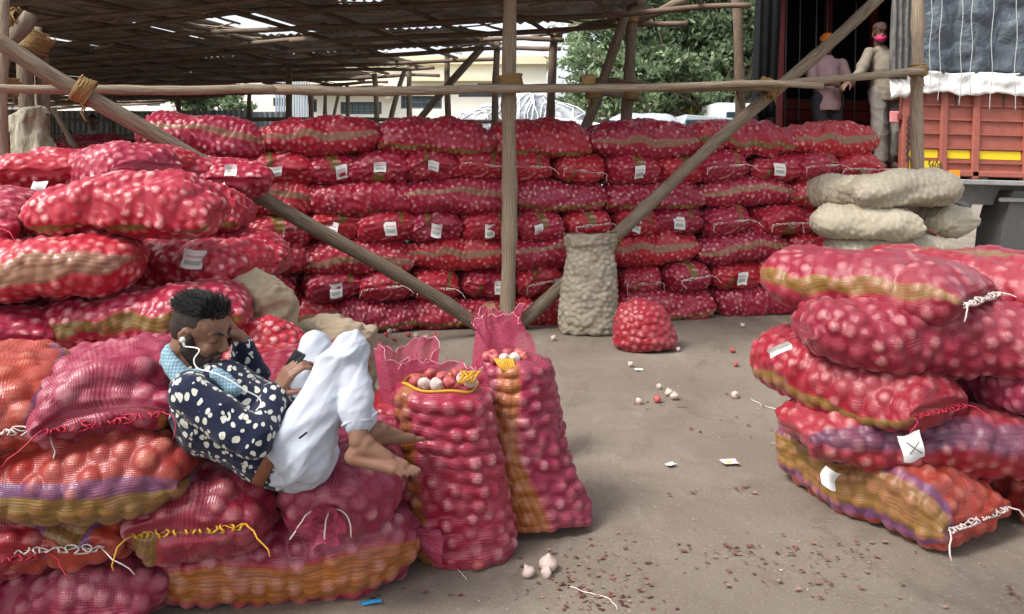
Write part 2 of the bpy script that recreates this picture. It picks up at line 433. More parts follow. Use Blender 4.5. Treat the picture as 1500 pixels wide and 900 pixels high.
# ---------------------------------------------------------------- poles and lashings
def pole(a, b, r0, r1=None, bend=.03, seed=0, name='pole', mat='wood', parent=None, knots=2, n=10):
    a, b = Vector(a), Vector(b); r1 = r1 or r0; rs = random.Random(seed); L = (b - a).length; m = max(6, int(L / .14)); m = min(m, 48)
    ax = (b - a).normalized(); o1 = ax.orthogonal().normalized(); o2 = ax.cross(o1)
    p1, p2 = rs.uniform(0, 6), rs.uniform(0, 6); kn = [rs.uniform(.05, .95) for _ in range(knots * 2)]
    pts = []; rad = []
    for i in range(m + 1):
        t = i / m; w = math.sin(math.pi * t)
        off = o1 * bend * (math.sin(t * 5 + p1) * .5 + math.sin(t * 11 + p2) * .22) * min(1, w * 3) + o2 * bend * (math.sin(t * 4 + p2) * .5 + math.sin(t * 13 + p1) * .18) * min(1, w * 3)
        pts.append(a + ax * L * t + off)
        k = sum(math.exp(-((t - q) * L / .045) ** 2) for q in kn)
        rad.append((r0 + (r1 - r0) * t) * (1 + .05 * math.sin(t * 17 + p1) + .18 * k))
    o = MB().tube(pts, rad, n).build(name, M[mat], parent, True); return o
def lashing(c, axis, r, width=.1, parent=None, turns=7, rr=.008, seed=0, name='rope_lashing'):
    "rope wound round a joint"
    rs = random.Random(seed); ax = Vector(axis).normalized(); o1 = ax.orthogonal().normalized(); o2 = ax.cross(o1); m = MB()
    for k in range(3):
        pts = []; tl = ax + o1 * rs.uniform(-.35, .35); 
        for i in range(turns * 12):
            t = i / (turns * 12); a = 2 * math.pi * turns * t + k
            pts.append(Vector(c) + tl * (t - .5) * width * (1 - .2 * k) + (o1 * math.cos(a) + o2 * math.sin(a)) * (r + rr * k * .9 + rs.uniform(-.003, .004)))
        m.tube(pts, rr, 5)
    for _ in range(3):
        q = [Vector(c) + o1 * r * rs.uniform(-1, 1) + ax * rs.uniform(-.4, .4) * width]; v = Vector((rs.uniform(-.03, .03), -.01, -.02))
        for _ in range(5): q.append(q[-1] + v); v = Vector((rs.uniform(-.02, .02), rs.uniform(-.01, .01), -.03))
        m.tube(q, rr * .6, 4)
    return m.build(name, M['rope'], parent, True)

shed = empty('market_shed', (0, 8, 0))
setp(shed, 'open market shed of lashed wooden poles with low lattice and sheet roof', 'shed')
bpy.context.view_layer.update()
SH = shed.matrix_world.inverted()
def to_shed(o): o.parent = shed; o.matrix_parent_inverse = SH; return o
def spole(*a, **k): return to_shed(pole(*a, **k))

ZR = 3.3
def roof_shape():
    p = Vector((.955, -.295, 0)); r = Vector((.295, .955, 0)); O = Vector((1.9, 9, 0))
    def inside(q, m=0):
        # right eave runs back-left, far eave further left
        x, y = q.x, q.y
        e = (x - 1.9) * .845 + (y - 9) * .535      # distance right of the eave line
        g = (x + 3.8) * .545 + (y - 18) * .838
        return e < m and g < m and y > -1.6 and x > -19
    return p, r, O, inside
rp, rr_, RO, rin = roof_shape()
def zroof(q): return ZR + .05 * math.sin(q.x * .5 + q.y * .3) + .008 * (q.x) - .004 * (q.y - 9)
def roof():
    rs = random.Random(4)
    for k in range(-13, 22):
        base = RO + rr_ * (k * .86 - .1)
        ts = [t * .25 for t in range(-90, 50) if rin(base + rp * (t * .25), .45 + .3 * math.sin(k * 2.3))]
        if len(ts) < 6: continue
        a, b = base + rp * ts[0], base + rp * ts[-1]
        # lay it in lengths that overlap
        L = (b - a).length; n = max(1, round(L / 5.5))
        for i in range(n):
            q0 = a.lerp(b, i / n); q1 = a.lerp(b, min(1, (i + 1) / n + .02)); zo = -.1 - .012 * (i % 2)
            q0.z = zroof(q0) + zo + rs.uniform(-.02, .02); q1.z = zroof(q1) + zo + rs.uniform(-.02, .02)
            spole(q0, q1, .038, .032, .05, seed=k * 7 + i, name='purlin', mat='wood_dark', n=7)
    for k in range(-19, 10):
        base = RO + rp * (k * 1.06 + .2)
        ts = [t * .25 for t in range(-56, 80) if rin(base + rr_ * (t * .25), .15)]
        if len(ts) < 4: continue
        a, b = base + rr_ * ts[0], base + rr_ * ts[-1]; a.z = zroof(a) - .035; b.z = zroof(b) - .035
        spole(a, b, .035, .03, .04, seed=900 + k, name='rafter', mat='wood_dark', n=7)
    # corrugated sheets
    t = NT('roof sheet'); ob = t.coord('Object'); oi = t.n.new('ShaderNodeObjectInfo').outputs['Random']
    n1 = t.noise(1.2, 5, ob, .65)
    b_ = t.mix(t.sstep(n1, .35, .7), (.32, .26, .21), (.60, .55, .49)); b_ = t.mix(t.math('MULTIPLY', oi, .4), b_, (.22, .17, .13))
    M['sheet'] = t.done(b_, .8, 0, .2)
    v = []; f = []; nx = 33; A, Bl = 1.02, 1.9
    for s in (0, 1):
        for j in range(3):
            for i in range(nx):
                v.append(((i / (nx - 1) - .5) * A, (j / 2 - .5) * Bl, .018 * math.cos(i * math.pi / 2) + .0035 * s))
    for j in range(2):
        for i in range(nx - 1):
            q = j * nx + i; f.append((q, q + nx, q + nx + 1, q + 1)); q += 3 * nx; f.append((q, q + 1, q + nx + 1, q + nx))
    me = None; rot = math.atan2(rp.y, rp.x)
    for j in range(-8, 11):
        for i in range(-19, 11):
            q = RO + rp * (i * .97 + (j % 2) * .3) + rr_ * (j * 1.78 + .3)
            if not rin(q, -.25) or .9 < q.y < 6.1: continue  # unseen sheets over the camera added to shade the foreground; gap left for light
            if rs.random() < .02 and j > -1: continue
            if me is None:
                o = pydata('roof_sheet', v, f, M['sheet'], None, True); me = o.data
            else: o = bpy.data.objects.new('roof_sheet', me); col.objects.link(o)
            g = rs.uniform(-.05, .08)
            o.location = q + rr_ * g + Vector((0, 0, zroof(q) + .045 + (i % 2) * .012 + rs.uniform(0, .02)))
            o.rotation_euler = (rs.uniform(-.012, .02), rs.uniform(-.012, .012), rot + rs.uniform(-.015, .015)); to_shed(o)
    # split bamboo laths and torn ties under the sheets
    m = MB(); tw = MB()
    for _ in range(1000):
        q = RO + rp * rs.uniform(-18, 2.4) + rr_ * rs.uniform(-2, 17)
        if not rin(q, -.3): continue
        a = rot + rs.choice([.35, -.5, 1.2, 1.57, .9]) + rs.uniform(-.2, .2); L = rs.uniform(.3, 1.1); d = Vector((math.cos(a), math.sin(a), 0)) * L / 2
        z = zroof(q) + rs.uniform(-.09, -.02)
        m.tube([q - d + Vector((0, 0, z)), q + Vector((0, 0, z - .01)), q + d + Vector((0, 0, z))], rs.uniform(.008, .018), 4)
        if rs.random() < .2:
            c = q + Vector((0, 0, z - .06)); pts = [c + Vector((math.cos(k * .9) * .05, math.sin(k * .9) * .05, -.015 * k * rs.random())) for k in range(9)]
            tw.tube(pts, .005, 4)
    o = to_shed(m.build('bamboo_laths', M['wood_light'])); o['kind'] = 'stuff'
    o = to_shed(tw.build('rope_ties', M['wood_light'])); o['kind'] = 'stuff'
roof()

# front frame
PB = U(742, 470, 7.02); PB.z = 0
PT = U(749, -40, 7.05); PT.z = 3.25
spole(PB, PT, .066, .058, .025, seed=3, name='post', mat='wood_light', knots=4, n=12)
D1a, D1b = U(-30, 42, 5.2), U(712, 474, 6.92); D1b.z = .03
spole(D1a, D1b, .055, .054, .03, seed=5, name='diagonal_brace', mat='wood', knots=3, n=12)
D2a, D2b = U(1320, -35, 7.5), U(760, 468, 7.14); D2b.z = .03
spole(D2a, D2b, .052, .062, .03, seed=8, name='diagonal_brace', mat='wood', knots=3, n=12)
R1a, R1b = U(-60, 127, 5.35), U(790, 121, 6.92)
r_ = spole(R1a, U(420, 133, 6.42), .030, .036, .02, seed=11, name='cross_rail', mat='wood_light')
spole(U(400, 131, 6.38), U(1210, 126, 7.2) - Vector((.03, 0, 0)), .040, .028, .03, seed=12, name='cross_rail', mat='wood_light')
spole(U(700, 128, 6.85), U(1130, 128, 7.18), .032, .038, .02, seed=13, name='cross_rail', mat='wood')
spole(U(1080, 129, 7.2), U(1352, 104, 7.65), .034, .036, .02, seed=14, name='cross_rail', mat='wood_light')
RPb, RPt = U(1347, 400, 7.85), U(1343, -50, 7.8); RPb.z = 0
spole(RPb, RPt, .062, .052, .03, seed=15, name='post', mat='wood_light', knots=4)
kx = (122 - 750) / F; q_ = D1b - D1a; D1j = D1a + q_ * ((kx * D1a.y - D1a.x) / (q_.x - kx * q_.y))
kx = (896 - 750) / F; q_ = D2b - D2a; D2j = D2a + q_ * ((kx * D2a.y - D2a.x) / (q_.x - kx * q_.y))
for (c, ax, r, s) in ((D1j, (D1b - D1a), .072, 1), (U(748, 119, 6.96), (0, .05, 1), .085, 2), (U(1124, 129, 7.3), (D2b - D2a), .08, 3),
                      (U(1345, 104, 7.72), (0, 0, 1), .068, 4), (U(716, 462, 6.9), (1, 0, -.2), .085, 5), (U(862, 121, 6.95), (1, 0, 0), .052, 6),
                      (D2j, (D2b - D2a), .066, 7)):
    to_shed(lashing(c, ax, r, .12, seed=s))
# left cluster of posts
def drop(px, y, d):
    v = U(px, y, d); v.z = 0; return v
spole(drop(14, 300, 5.9), U(6, -20, 5.95), .056, .042, .05, seed=21, name='post', mat='wood_light')
spole(drop(44, 300, 6.5), U(38, 60, 6.5), .065, .055, .03, seed=22, name='post', mat='wood')
spole(drop(66, 300, 6.6), U(62, 50, 6.6), .055, .05, .03, seed=23, name='post', mat='wood')
spole(drop(56, 300, 6.75), U(54, 40, 6.75), .04, .035, .03, seed=24, name='post', mat='wood_light')
spole(U(-10, 110, 6.1), U(45, 20, 6.2), .06, .05, .03, seed=25, name='diagonal_brace', mat='wood')
spole(U(-20, 22, 6.5), U(65, 78, 6.5), .06, .05, .03, seed=26, name='diagonal_brace', mat='wood_dark')
spole(U(76, 160, 8), U(112, 216, 8), .025, .025, .02, seed=27, name='diagonal_brace', mat='wood')
to_shed(lashing(U(14, 30, 6.2), (1, 0, .3), .07, .2, seed=31)); to_shed(lashing(U(56, 62, 6.5), (.5, 0, 1), .08, .18, seed=32))
to_shed(lashing(U(12, 128, 6.05), (0, 0, 1), .07, .12, seed=33))
# posts and braces further back: (px top, y top, px foot, y foot, distance, radius, material)
back = [(926, 5, 921, 178, 9.6, .072, 'wood'), (916, 20, 852, 200, 9.5, .062, 'wood'), (1076, -20, 1086, 200, 9.2, .062, 'wood_dark'), (814, 40, 809, 190, 11.2, .062, 'wood_dark'),
        (728, 60, 725, 190, 12.3, .055, 'wood_dark'), (655, 72, 658, 190, 13.6, .055, 'wood_dark'), (708, 68, 598, 190, 12.6, .062, 'wood'),
        (599, 88, 600, 190, 15.4, .055, 'wood'), (548, 108, 551, 230, 14.5, .052, 'wood_light'), (594, 100, 566, 200, 15, .05, 'wood'),
        (508, 122, 508, 200, 17.5, .05, 'wood'), (477, 120, 478, 200, 18, .045, 'wood'), (425, 90, 421, 200, 14, .06, 'wood_dark'),
        (454, 125, 455, 200, 18, .07, 'wood_light'), (262, 130, 262, 210, 16, .05, 'wood_dark'), (366, 130, 367, 200, 17, .05, 'wood_dark'), (168, 125, 168, 210, 15.5, .05, 'wood_dark'),
        (500, 125, 485, 200, 17, .035, 'wood_light')]
for i, (x0, y0, x1, y1, d, r, m_) in enumerate(back):
    a = U(x1, y1, d); t_ = U(x0, y0, d)
    k = (0 - a.z) / (t_.z - a.z); foot = a + (t_ - a) * k if x0 - x1 < 40 else a + (t_ - a) * ((.0 - a.z) / (t_.z - a.z))
    spole(foot, t_, r, r * .9, .06, seed=40 + i, name='diagonal_brace' if abs(x0 - x1) > 20 else 'post', mat=m_, n=8)
for (x0, y0, x1, y1, d0, d1, r, m_) in [(0, 178, 770, 177, 15.5, 13.5, .035, 'wood'), (860, 134, 940, 146, 9.5, 9.4, .032, 'wood_light'), (925, 30, 1005, 0, 9.7, 9.3, .05, 'wood_dark'),
                                (780, 55, 930, 18, 11.6, 9.7, .04, 'wood'), (850, 116, 946, 124, 9.6, 9.3, .036, 'wood_dark'), (300, 138, 560, 128, 18, 17, .04, 'wood_dark'), (100, 145, 330, 140, 16, 18, .05, 'wood_dark')]:
    spole(U(x0, y0, d0), U(x1, y1, d1), r, r, .05, seed=int(x0 + y0), name='cross_rail', mat=m_, n=8)
for (px, py, d, s) in ((925, 28, 9.6, 51), (925, 140, 9.4, 52), (868, 138, 9.45, 53), (422, 176, 14, 54), (815, 50, 11.2, 55), (1081, 125, 9.1, 56)):
    to_shed(lashing(U(px, py, d), (0, 0, 1), .066, .11, seed=s, rr=.009))

# torn sacking hung on the left post
def hung_sack():
    rs = random.Random(7); v = []; f = []; nu, nv = 26, 22
    ctr = [(58, 158), (50, 162), (42, 170), (40, 185), (44, 200), (48, 218), (50, 236)]; wid = [.02, .10, .13, .12, .13, .15, .16]
    for j in range(nu):
        t = j / (nu - 1) * (len(ctr) - 1); i = min(int(t), len(ctr) - 2); k = t - i
        px = ctr[i][0] * (1 - k) + ctr[i + 1][0] * k; py = ctr[i][1] * (1 - k) + ctr[i + 1][1] * k; w = wid[i] * (1 - k) + wid[i + 1] * k
        c = U(px, py, 6.3)
        for q in range(nv):
            a = 2 * math.pi * q / nv; rr = w * (1 + .18 * math.sin(a * 5 + j * .3) + .12 * math.sin(a * 9 + 1 + j * .15))
            v.append(c + Vector((math.cos(a) * rr, math.sin(a) * rr * .6, .02 * math.sin(a * 3 + j))))
    for j in range(nu - 1):
        for q in range(nv): f.append((j*nv+q, j*nv+(q+1)%nv, (j+1)*nv+(q+1)%nv, (j+1)*nv+q))
    f.append(tuple(range(nv))[::-1]); f.append(tuple((nu-1)*nv+q for q in range(nv)))
    uv = [(0, 0)] * len(v)
    t = NT('pale sacking'); ob = t.coord('Object'); n = t.noise(9, 5, t.mapv(ob, (3, 3, .6)), .6); t.bump(n, .8, .03)
    o = pydata('hanging_sacking', v, f, t.done(t.ramp(n, [(.3, (.20, .18, .11)), (.6, (.5, .46, .36))]), .9), None, True)
    setp(o, 'bundle of pale torn sacking hung round the left shed posts', 'sacking')
hung_sack()

# ---------------------------------------------------------------- fence, building, tree
def fence():
    t = NT('galvanised sheet'); ob = t.coord('Object'); n = t.noise(1.3, 4, t.mapv(ob, (1, 1, .3))); oi = t.n.new('ShaderNodeObjectInfo').outputs['Random']
    c = t.mix(n, (.17, .19, .20), (.34, .37, .39)); c = t.mix(t.math('MULTIPLY', oi, .5), c, (.16, .16, .15)); m_ = t.done(c, .5, .3)
    root = empty('sheet_fence', (-7.5, 19.6, 0)); setp(root, 'grey corrugated metal sheet fence behind the shed at left', 'fence')
    v = []; f = []; nx = 49; H = 2.72
    for s in (0, 1):
        for j in (0, 1):
            for i in range(nx): v.append(((i / (nx - 1) - .5) * 1.0, .028 * math.sin(i * math.pi / 3.2) + .004 * s, j * H))
    for i in range(nx - 1): f += [(i, i + 1, i + nx + 1, i + nx), (i + 2 * nx, i + 3 * nx, i + 3 * nx + 1, i + 2 * nx + 1)]
    me = None; rs = random.Random(3)
    for k in range(13):
        if me is None: o = pydata('fence_sheet', v, f, m_, root, True); me = o.data
        else: o = bpy.data.objects.new('fence_sheet', me); link(o, root)
        o.location = (-10 + k * .97, .12 * (k % 2) * .3, rs.uniform(-.06, .02) * 1); o.rotation_euler = (0, rs.uniform(-.006, .006), 0)
    for z in (.7, 2.0): MB().tube([(-10.5, .09, z), (2.2, .09, z)], .035, 6).build('fence_rail', M['wood_dark'], root, True)
    MB().tube([(-10.5, -.09, 2.1), (2.3, -.09, 2.1)], .03, 6).build('fence_rail', M['wood'], root, True)
fence()

def building():
    wall = simple('cream painted wall', (.85, .82, .72), .9, .06, 3, .05)
    trim = simple('cream concrete ledge', (.72, .66, .46), .9, .1, 6, .05)
    glass = simple('dark window glass', (.07, .10, .12), .15, .2, 3, 0)
    blue = simple('pale blue window glass', (.25, .34, .38), .15, .2, 3, 0)
    iron = simple('window iron', (.10, .12, .14), .6)
    root = empty('cream_building', (0, 25, 0)); setp(root, 'pale cream building with barred windows and ledge beyond the shed', 'building')
    def X(px): return (px - 750) / F * 25
    def Z(py): return CAMH - (py - HOR) / F * 25
    wins = [(500, 560, 150, 168, blue, 6), (588, 648, 141, 160, glass, 1), (672, 735, 127, 143, glass, 5), (455, 466, 146, 165, glass, 0), (402, 420, 144, 156, blue, 0), (180, 196, 138, 156, blue, 2), (218, 238, 138, 156, blue, 2)]
    # the wall is built as strips round the openings so each window is a real recess
    xs = sorted({X(60), X(800)} | {X(w[0]) for w in wins} | {X(w[1]) for w in wins}); m = MB(); D = .3
    zt, zb = Z(96), 0
    for a, b in zip(xs, xs[1:]):
        cuts = sorted((Z(w[3]), Z(w[2])) for w in wins if X(w[0]) < (a + b) / 2 < X(w[1]))
        lo = zb
        for z0, z1 in cuts + [(zt, zt)]:
            if z0 - lo > .01: m.box(((a + b) / 2, 0, (lo + z0) / 2), (b - a, D, z0 - lo))
            lo = z1
    m.box(((xs[0] + xs[-1]) / 2, 3.2, zt / 2), (xs[-1] - xs[0], 5.9, zt - .2))
    m.build('wall', wall, root)
    MB().box(((X(60) + X(805)) / 2, 3.0, zt + .12), (X(805) - X(60), 6.8, .24)).build('roof_slab', trim, root)
    MB().box(((X(440) + X(580)) / 2, -.5, Z(132)), (X(580) - X(440), .7, .16)).build('window_ledge', trim, root)
    MB().box(((X(600) + X(740)) / 2, -.3, Z(118)), (X(740) - X(600), .35, .12)).build('window_ledge', trim, root)
    MB().box((X(572), -.45, Z(140)), (.14, .4, .3)).build('rain_spout', trim, root)
    for (a, b, t_, u, g, n) in wins:
        x0, x1, z0, z1 = X(a), X(b), Z(u), Z(t_)
        fr = MB(); w = .05
        for q in ((x0, x0 + w), (x1 - w, x1)): fr.box(((q[0] + q[1]) / 2, -.03, (z0 + z1) / 2), (w, .1, z1 - z0))
        for q in ((z0, z0 + w), (z1 - w, z1)): fr.box(((x0 + x1) / 2, -.03, (q[0] + q[1]) / 2), (x1 - x0 - 2 * w, .1, w))
        wo = fr.build('window', iron, root)
        MB().box(((x0 + x1) / 2, .05, (z0 + z1) / 2), (x1 - x0 - .1, .02, z1 - z0 - .1)).build('pane', g, wo)
        if n:
            br = MB()
            for i in range(1, n + 1): br.box((x0 + (x1 - x0) * i / (n + 1), -.05, (z0 + z1) / 2), (.025, .025, z1 - z0 - .1))
            for i in range(1, 4 if n > 1 else 2): br.box(((x0 + x1) / 2, -.078, z0 + (z1 - z0) * i / (4 if n > 1 else 2)), (x1 - x0 - .1, .025, .025))
            br.build('window_bars', iron, wo)
    # metal clad lean-to with ribbed sheet
    m = MB()
    for i in range(14): m.box((X(424) + i * .075, -1.4, 2.0), (.045, .05 + .03 * (i % 2), 4))
    o = m.build('ribbed_door', simple('blue grey ribbed metal', (.34, .40, .46), .5), root)
building()

def leaf_mat(name, a, b):
    t = NT(name); g = t.n.new('ShaderNodeNewGeometry'); n = t.noise(1.1, 2, t.coord('Object'))
    f = t.math('MULTIPLY_ADD', g.outputs['Random Per Island'], .7, t.math('MULTIPLY', n, .4))
    c = t.ramp(f, [(.15, a), (.55, b), (.95, tuple(k * 1.35 for k in b))])
    t.val(c, t.b.inputs['Base Color']); t.b.inputs['Roughness'].default_value = .5
    tr = t.n.new('ShaderNodeBsdfTranslucent'); t.link(c, tr.inputs[0]); mx = t.n.new('ShaderNodeMixShader'); mx.inputs[0].default_value = .45
    t.link(t.b.outputs[0], mx.inputs[1]); t.link(tr.outputs[0], mx.inputs[2]); t.link(mx.outputs[0], t.out.inputs[0]); return t.m
M['leaf'] = leaf_mat('leaves', (.08, .125, .06), (.25, .33, .185))
M['bark'] = simple('grey bark', (.16, .13, .10), .9, .3, 12, .6)
def tree(loc, H, clumps, label, seed=0, leaf=.13, nleaf=9000, trunk_r=.3, lean=0):
    rs = random.Random(seed); np_ = np.random.RandomState(seed)
    root = empty('tree', loc); setp(root, label, 'tree'); m = MB()
    fork = H * .32; m.tube([(0, 0, -.1), (.05, 0, fork * .5), (lean, 0, fork)], [trunk_r, trunk_r * .8, trunk_r * .7], 10)
    for (cx, cy, cz, cr) in clumps:
        mid = Vector((lean, 0, fork)).lerp(Vector((cx, cy, cz)), .5) + Vector((rs.uniform(-.3, .3), rs.uniform(-.3, .3), -.2))
        m.tube([(lean, 0, fork - .1), mid, (cx, cy, cz)], [trunk_r * .5, trunk_r * .28, trunk_r * .08], 7)
        for _ in range(4):
            e = Vector((cx, cy, cz)) + Vector([rs.gauss(0, .6) * cr for _ in range(3)]); m.tube([mid, (mid + e) / 2 + Vector((0, 0, .15)), e], [trunk_r * .16, trunk_r * .1, .015], 5)
    m.build('trunk', M['bark'], root, True)
    tot = sum(c[3] ** 2 for c in clumps); V = []; 
    for (cx, cy, cz, cr) in clumps:
        k = int(nleaf * cr ** 2 / tot); nc = max(6, int(k / 60))
        d = np_.normal(0, 1, (nc, 3)); d /= np.linalg.norm(d, axis=1, keepdims=True); cc = d * (cr * np_.uniform(.45, 1.05, (nc, 1))) * [1, 1, .85] + [cx, cy, cz]
        P = cc[np_.randint(0, nc, k)] + np_.normal(0, .105 * cr ** .5, (k, 3)) * [1.3, 1.3, .7]; V.append(P)
    P = np.concatenate(V); n = len(P); s = leaf * np_.uniform(.6, 1.3, (n, 1)); a = np_.normal(0, 1, (n, 3)); a /= np.linalg.norm(a, axis=1, keepdims=True)
    b = np.cross(a, np_.normal(0, 1, (n, 3))); b /= np.linalg.norm(b, axis=1, keepdims=True); c = np.cross(a, b)
    Q = np.stack([P - a * s, P + b * s * .42 + c * s * .1, P + a * s, P - b * s * .42 + c * s * .1], 1).reshape(-1, 3)
    me = bpy.data.meshes.new('crown'); me.vertices.add(4 * n); me.vertices.foreach_set('co', Q.astype(np.float32).ravel()); me.loops.add(4 * n); me.polygons.add(n)
    me.loops.foreach_set('vertex_index', np.arange(4 * n, dtype=np.int32)); me.polygons.foreach_set('loop_start', (np.arange(n) * 4).astype(np.int32)); me.update(calc_edges=True)
    me.materials.append(M['leaf']); o = bpy.data.objects.new('crown', me); link(o, root); return root
def cl(pts, d, ox, oy): return [(U(px, py, d).x - ox, dy, U(px, py, d).z, r) for (px, py, dy, r) in pts]
tx = U(1055, 200, 21).x
tree((tx, 21, 0), 7, cl([(865, 90, 0, 1.0), (900, 40, .5, 1.5), (880, 130, 0, .9), (940, 110, -.5, 1.5), (960, 20, .5, 2.0), (990, 90, 0, 1.7), (1030, 30, .6, 2.0), (1050, 110, .4, 1.2), (1085, 60, 0, 1.3),
     (1010, 140, -.4, 1.0), (945, 155, 0, .8), (1090, 130, .3, 1.0), (1020, -40, 0, 2.2), (930, -40, 0, 1.9), (1120, 0, 0, 1.8), (900, 160, .5, .7), (1100, -60, 0, 2.0), (1150, 60, .5, 1.6)], 21, tx, 0),
     'broad leafy green tree beyond the yard, between shed and truck', seed=2, leaf=.09, nleaf=62000, trunk_r=.32)
bx_ = U(990, 200, 30).x
tree((bx_, 31, 0), 6, cl([(900, 150, 0, 1.8), (960, 120, 0, 2.2), (1040, 130, 0, 2.2), (1100, 110, 0, 2.2), (850, 175, 0, 1.2), (1180, 120, 0, 2)], 30, bx_, 0), 'darker low tree filling in behind the broad leafy tree', seed=5, leaf=.15, nleaf=16000)
lx = U(300, 140, 24).x
tree((lx, 22.6, 0), 3.6, cl([(262, 150, 0, .5), (290, 145, 0, .6), (320, 147, 0, .6), (345, 150, 0, .45)], 22.6, lx, 0), 'low green tree showing above the metal sheet fence', seed=6, leaf=.1, nleaf=3500, trunk_r=.1)

# ---------------------------------------------------------------- vehicles beyond the wall of sacks
M['white_paint'] = simple('white vehicle paint', (.75, .76, .77), .3, .03, 4, 0)
M['tyre'] = simple('tyre rubber', (.02, .02, .02), .85)
M['glass'] = simple('car glass', (.03, .05, .06), .1, .1, 3, 0)
M['yellow_paint'] = simple('yellow vehicle paint', (.75, .45, .03), .4, .05)
M['red_paint'] = simple('faded red vehicle paint', (.5, .12, .09), .5)
def vehicle(name, label, cat, loc, prof, W, paint, wheels, yaw=0, win=(), glassz=None):
    "body lofted from a side profile (x, z) with narrower top"
    root = empty(name, loc, (0, 0, yaw)); setp(root, label, cat); zm = max(p[1] for p in prof); z0 = min(p[1] for p in prof); v = []; f = []; n = len(prof)
    for s in (-1, -.8, .8, 1):
        for x, z in prof: k = .12 * max(0, (z - z0) / (zm - z0) - .5); v.append((x * (.985 if abs(s) == 1 else 1), s * W / 2 * (1 - k), z - (.03 if abs(s) == 1 and z > z0 + .1 else 0)))
    for j in range(3):
        for i in range(n): f.append((j*n+i, j*n+(i+1)%n, (j+1)*n+(i+1)%n, (j+1)*n+i))
    f.append(tuple(range(n))[::-1]); f.append(tuple(3*n+i for i in range(n)))
    pydata('body', v, f, M[paint], root)
    for (x0, x1, za, zb) in win:
        for sg in (-1, 1): MB().box(((x0 + x1) / 2, sg * (W / 2 - .035), (za + zb) / 2), (x1 - x0, .06, zb - za), bev=.02).build('window', M['glass'], root)
    for x in wheels:
        for sg in (-1, 1):
            w = MB().tube([(x, sg * (W / 2 - .2), .33), (x, sg * (W / 2 + .01), .33)], .33, 18).build('wheel', M['tyre'], root, True)
            MB().tube([(x, sg * (W / 2), .33), (x, sg * (W / 2 + .02), .33)], .19, 14).build('rim', M['white_paint'], w, True)
    return root
car_prof = [(-2.0,.3),(2.0,.3),(2.05,.7),(1.9,.95),(1.0,1.05),(.5,1.55),(-1.1,1.6),(-1.8,1.1),(-2.05,.95)]
M['silver_paint'] = simple('silver vehicle paint', (.38, .41, .43), .35, .05, 4, 0)
c1 = U(1035, 170, 17); r1 = vehicle('parked_car', 'silver high roofed car with dark windows parked beneath the tree', 'car', (c1.x + .1, 17, 0), [(x * .62, z * 1.52) for x, z in car_prof], 1.7, 'silver_paint', (-.8, .8), 0, [(-.72, -.22, 1.75, 2.32), (-.17, .36, 1.75, 2.32)])
c2 = U(1085, 170, 19); van = [(-.9,.35),(1.0,.35),(1.05,1.5),(.8,2.8),(-.9,2.85)]
vehicle('parked_van', 'white van with yellow cab edge parked far behind the wall of sacks', 'van', (c2.x + .3, 19.5, 0), van, 1.9, 'white_paint', (-.6, .65), 0, [(.1, .7, 2.15, 2.62), (-.75, -.05, 2.15, 2.62)])
vehicle('small_truck', 'small yellow truck parked under the tree behind the pale car', 'truck', (c1.x + 1.35, 22, 0), [(-1.6,.5),(.8,.5),(.85,1.6),(.5,2.95),(-1.6,3.0)], 1.8, 'yellow_paint', (-1.1, .4), 0, [(-.1, .5, 2.0, 2.6)])
c3 = U(825, 170, 14.5)
vehicle('white_jeep', 'white jeep roof showing above the sacks beside the covered load', 'jeep', (c3.x, 15, 0), [(-1.1,.4),(1.6,.4),(1.65,1.3),(1.0,1.45),(.75,2.15),(.3,2.22),(-.2,2.28),(-.7,2.2),(-1.15,2.1)], 1.6, 'white_paint', (-.7, 1.1), 0, [(-.9, -.1, 1.5, 1.95), (0, .6, 1.5, 1.95)])
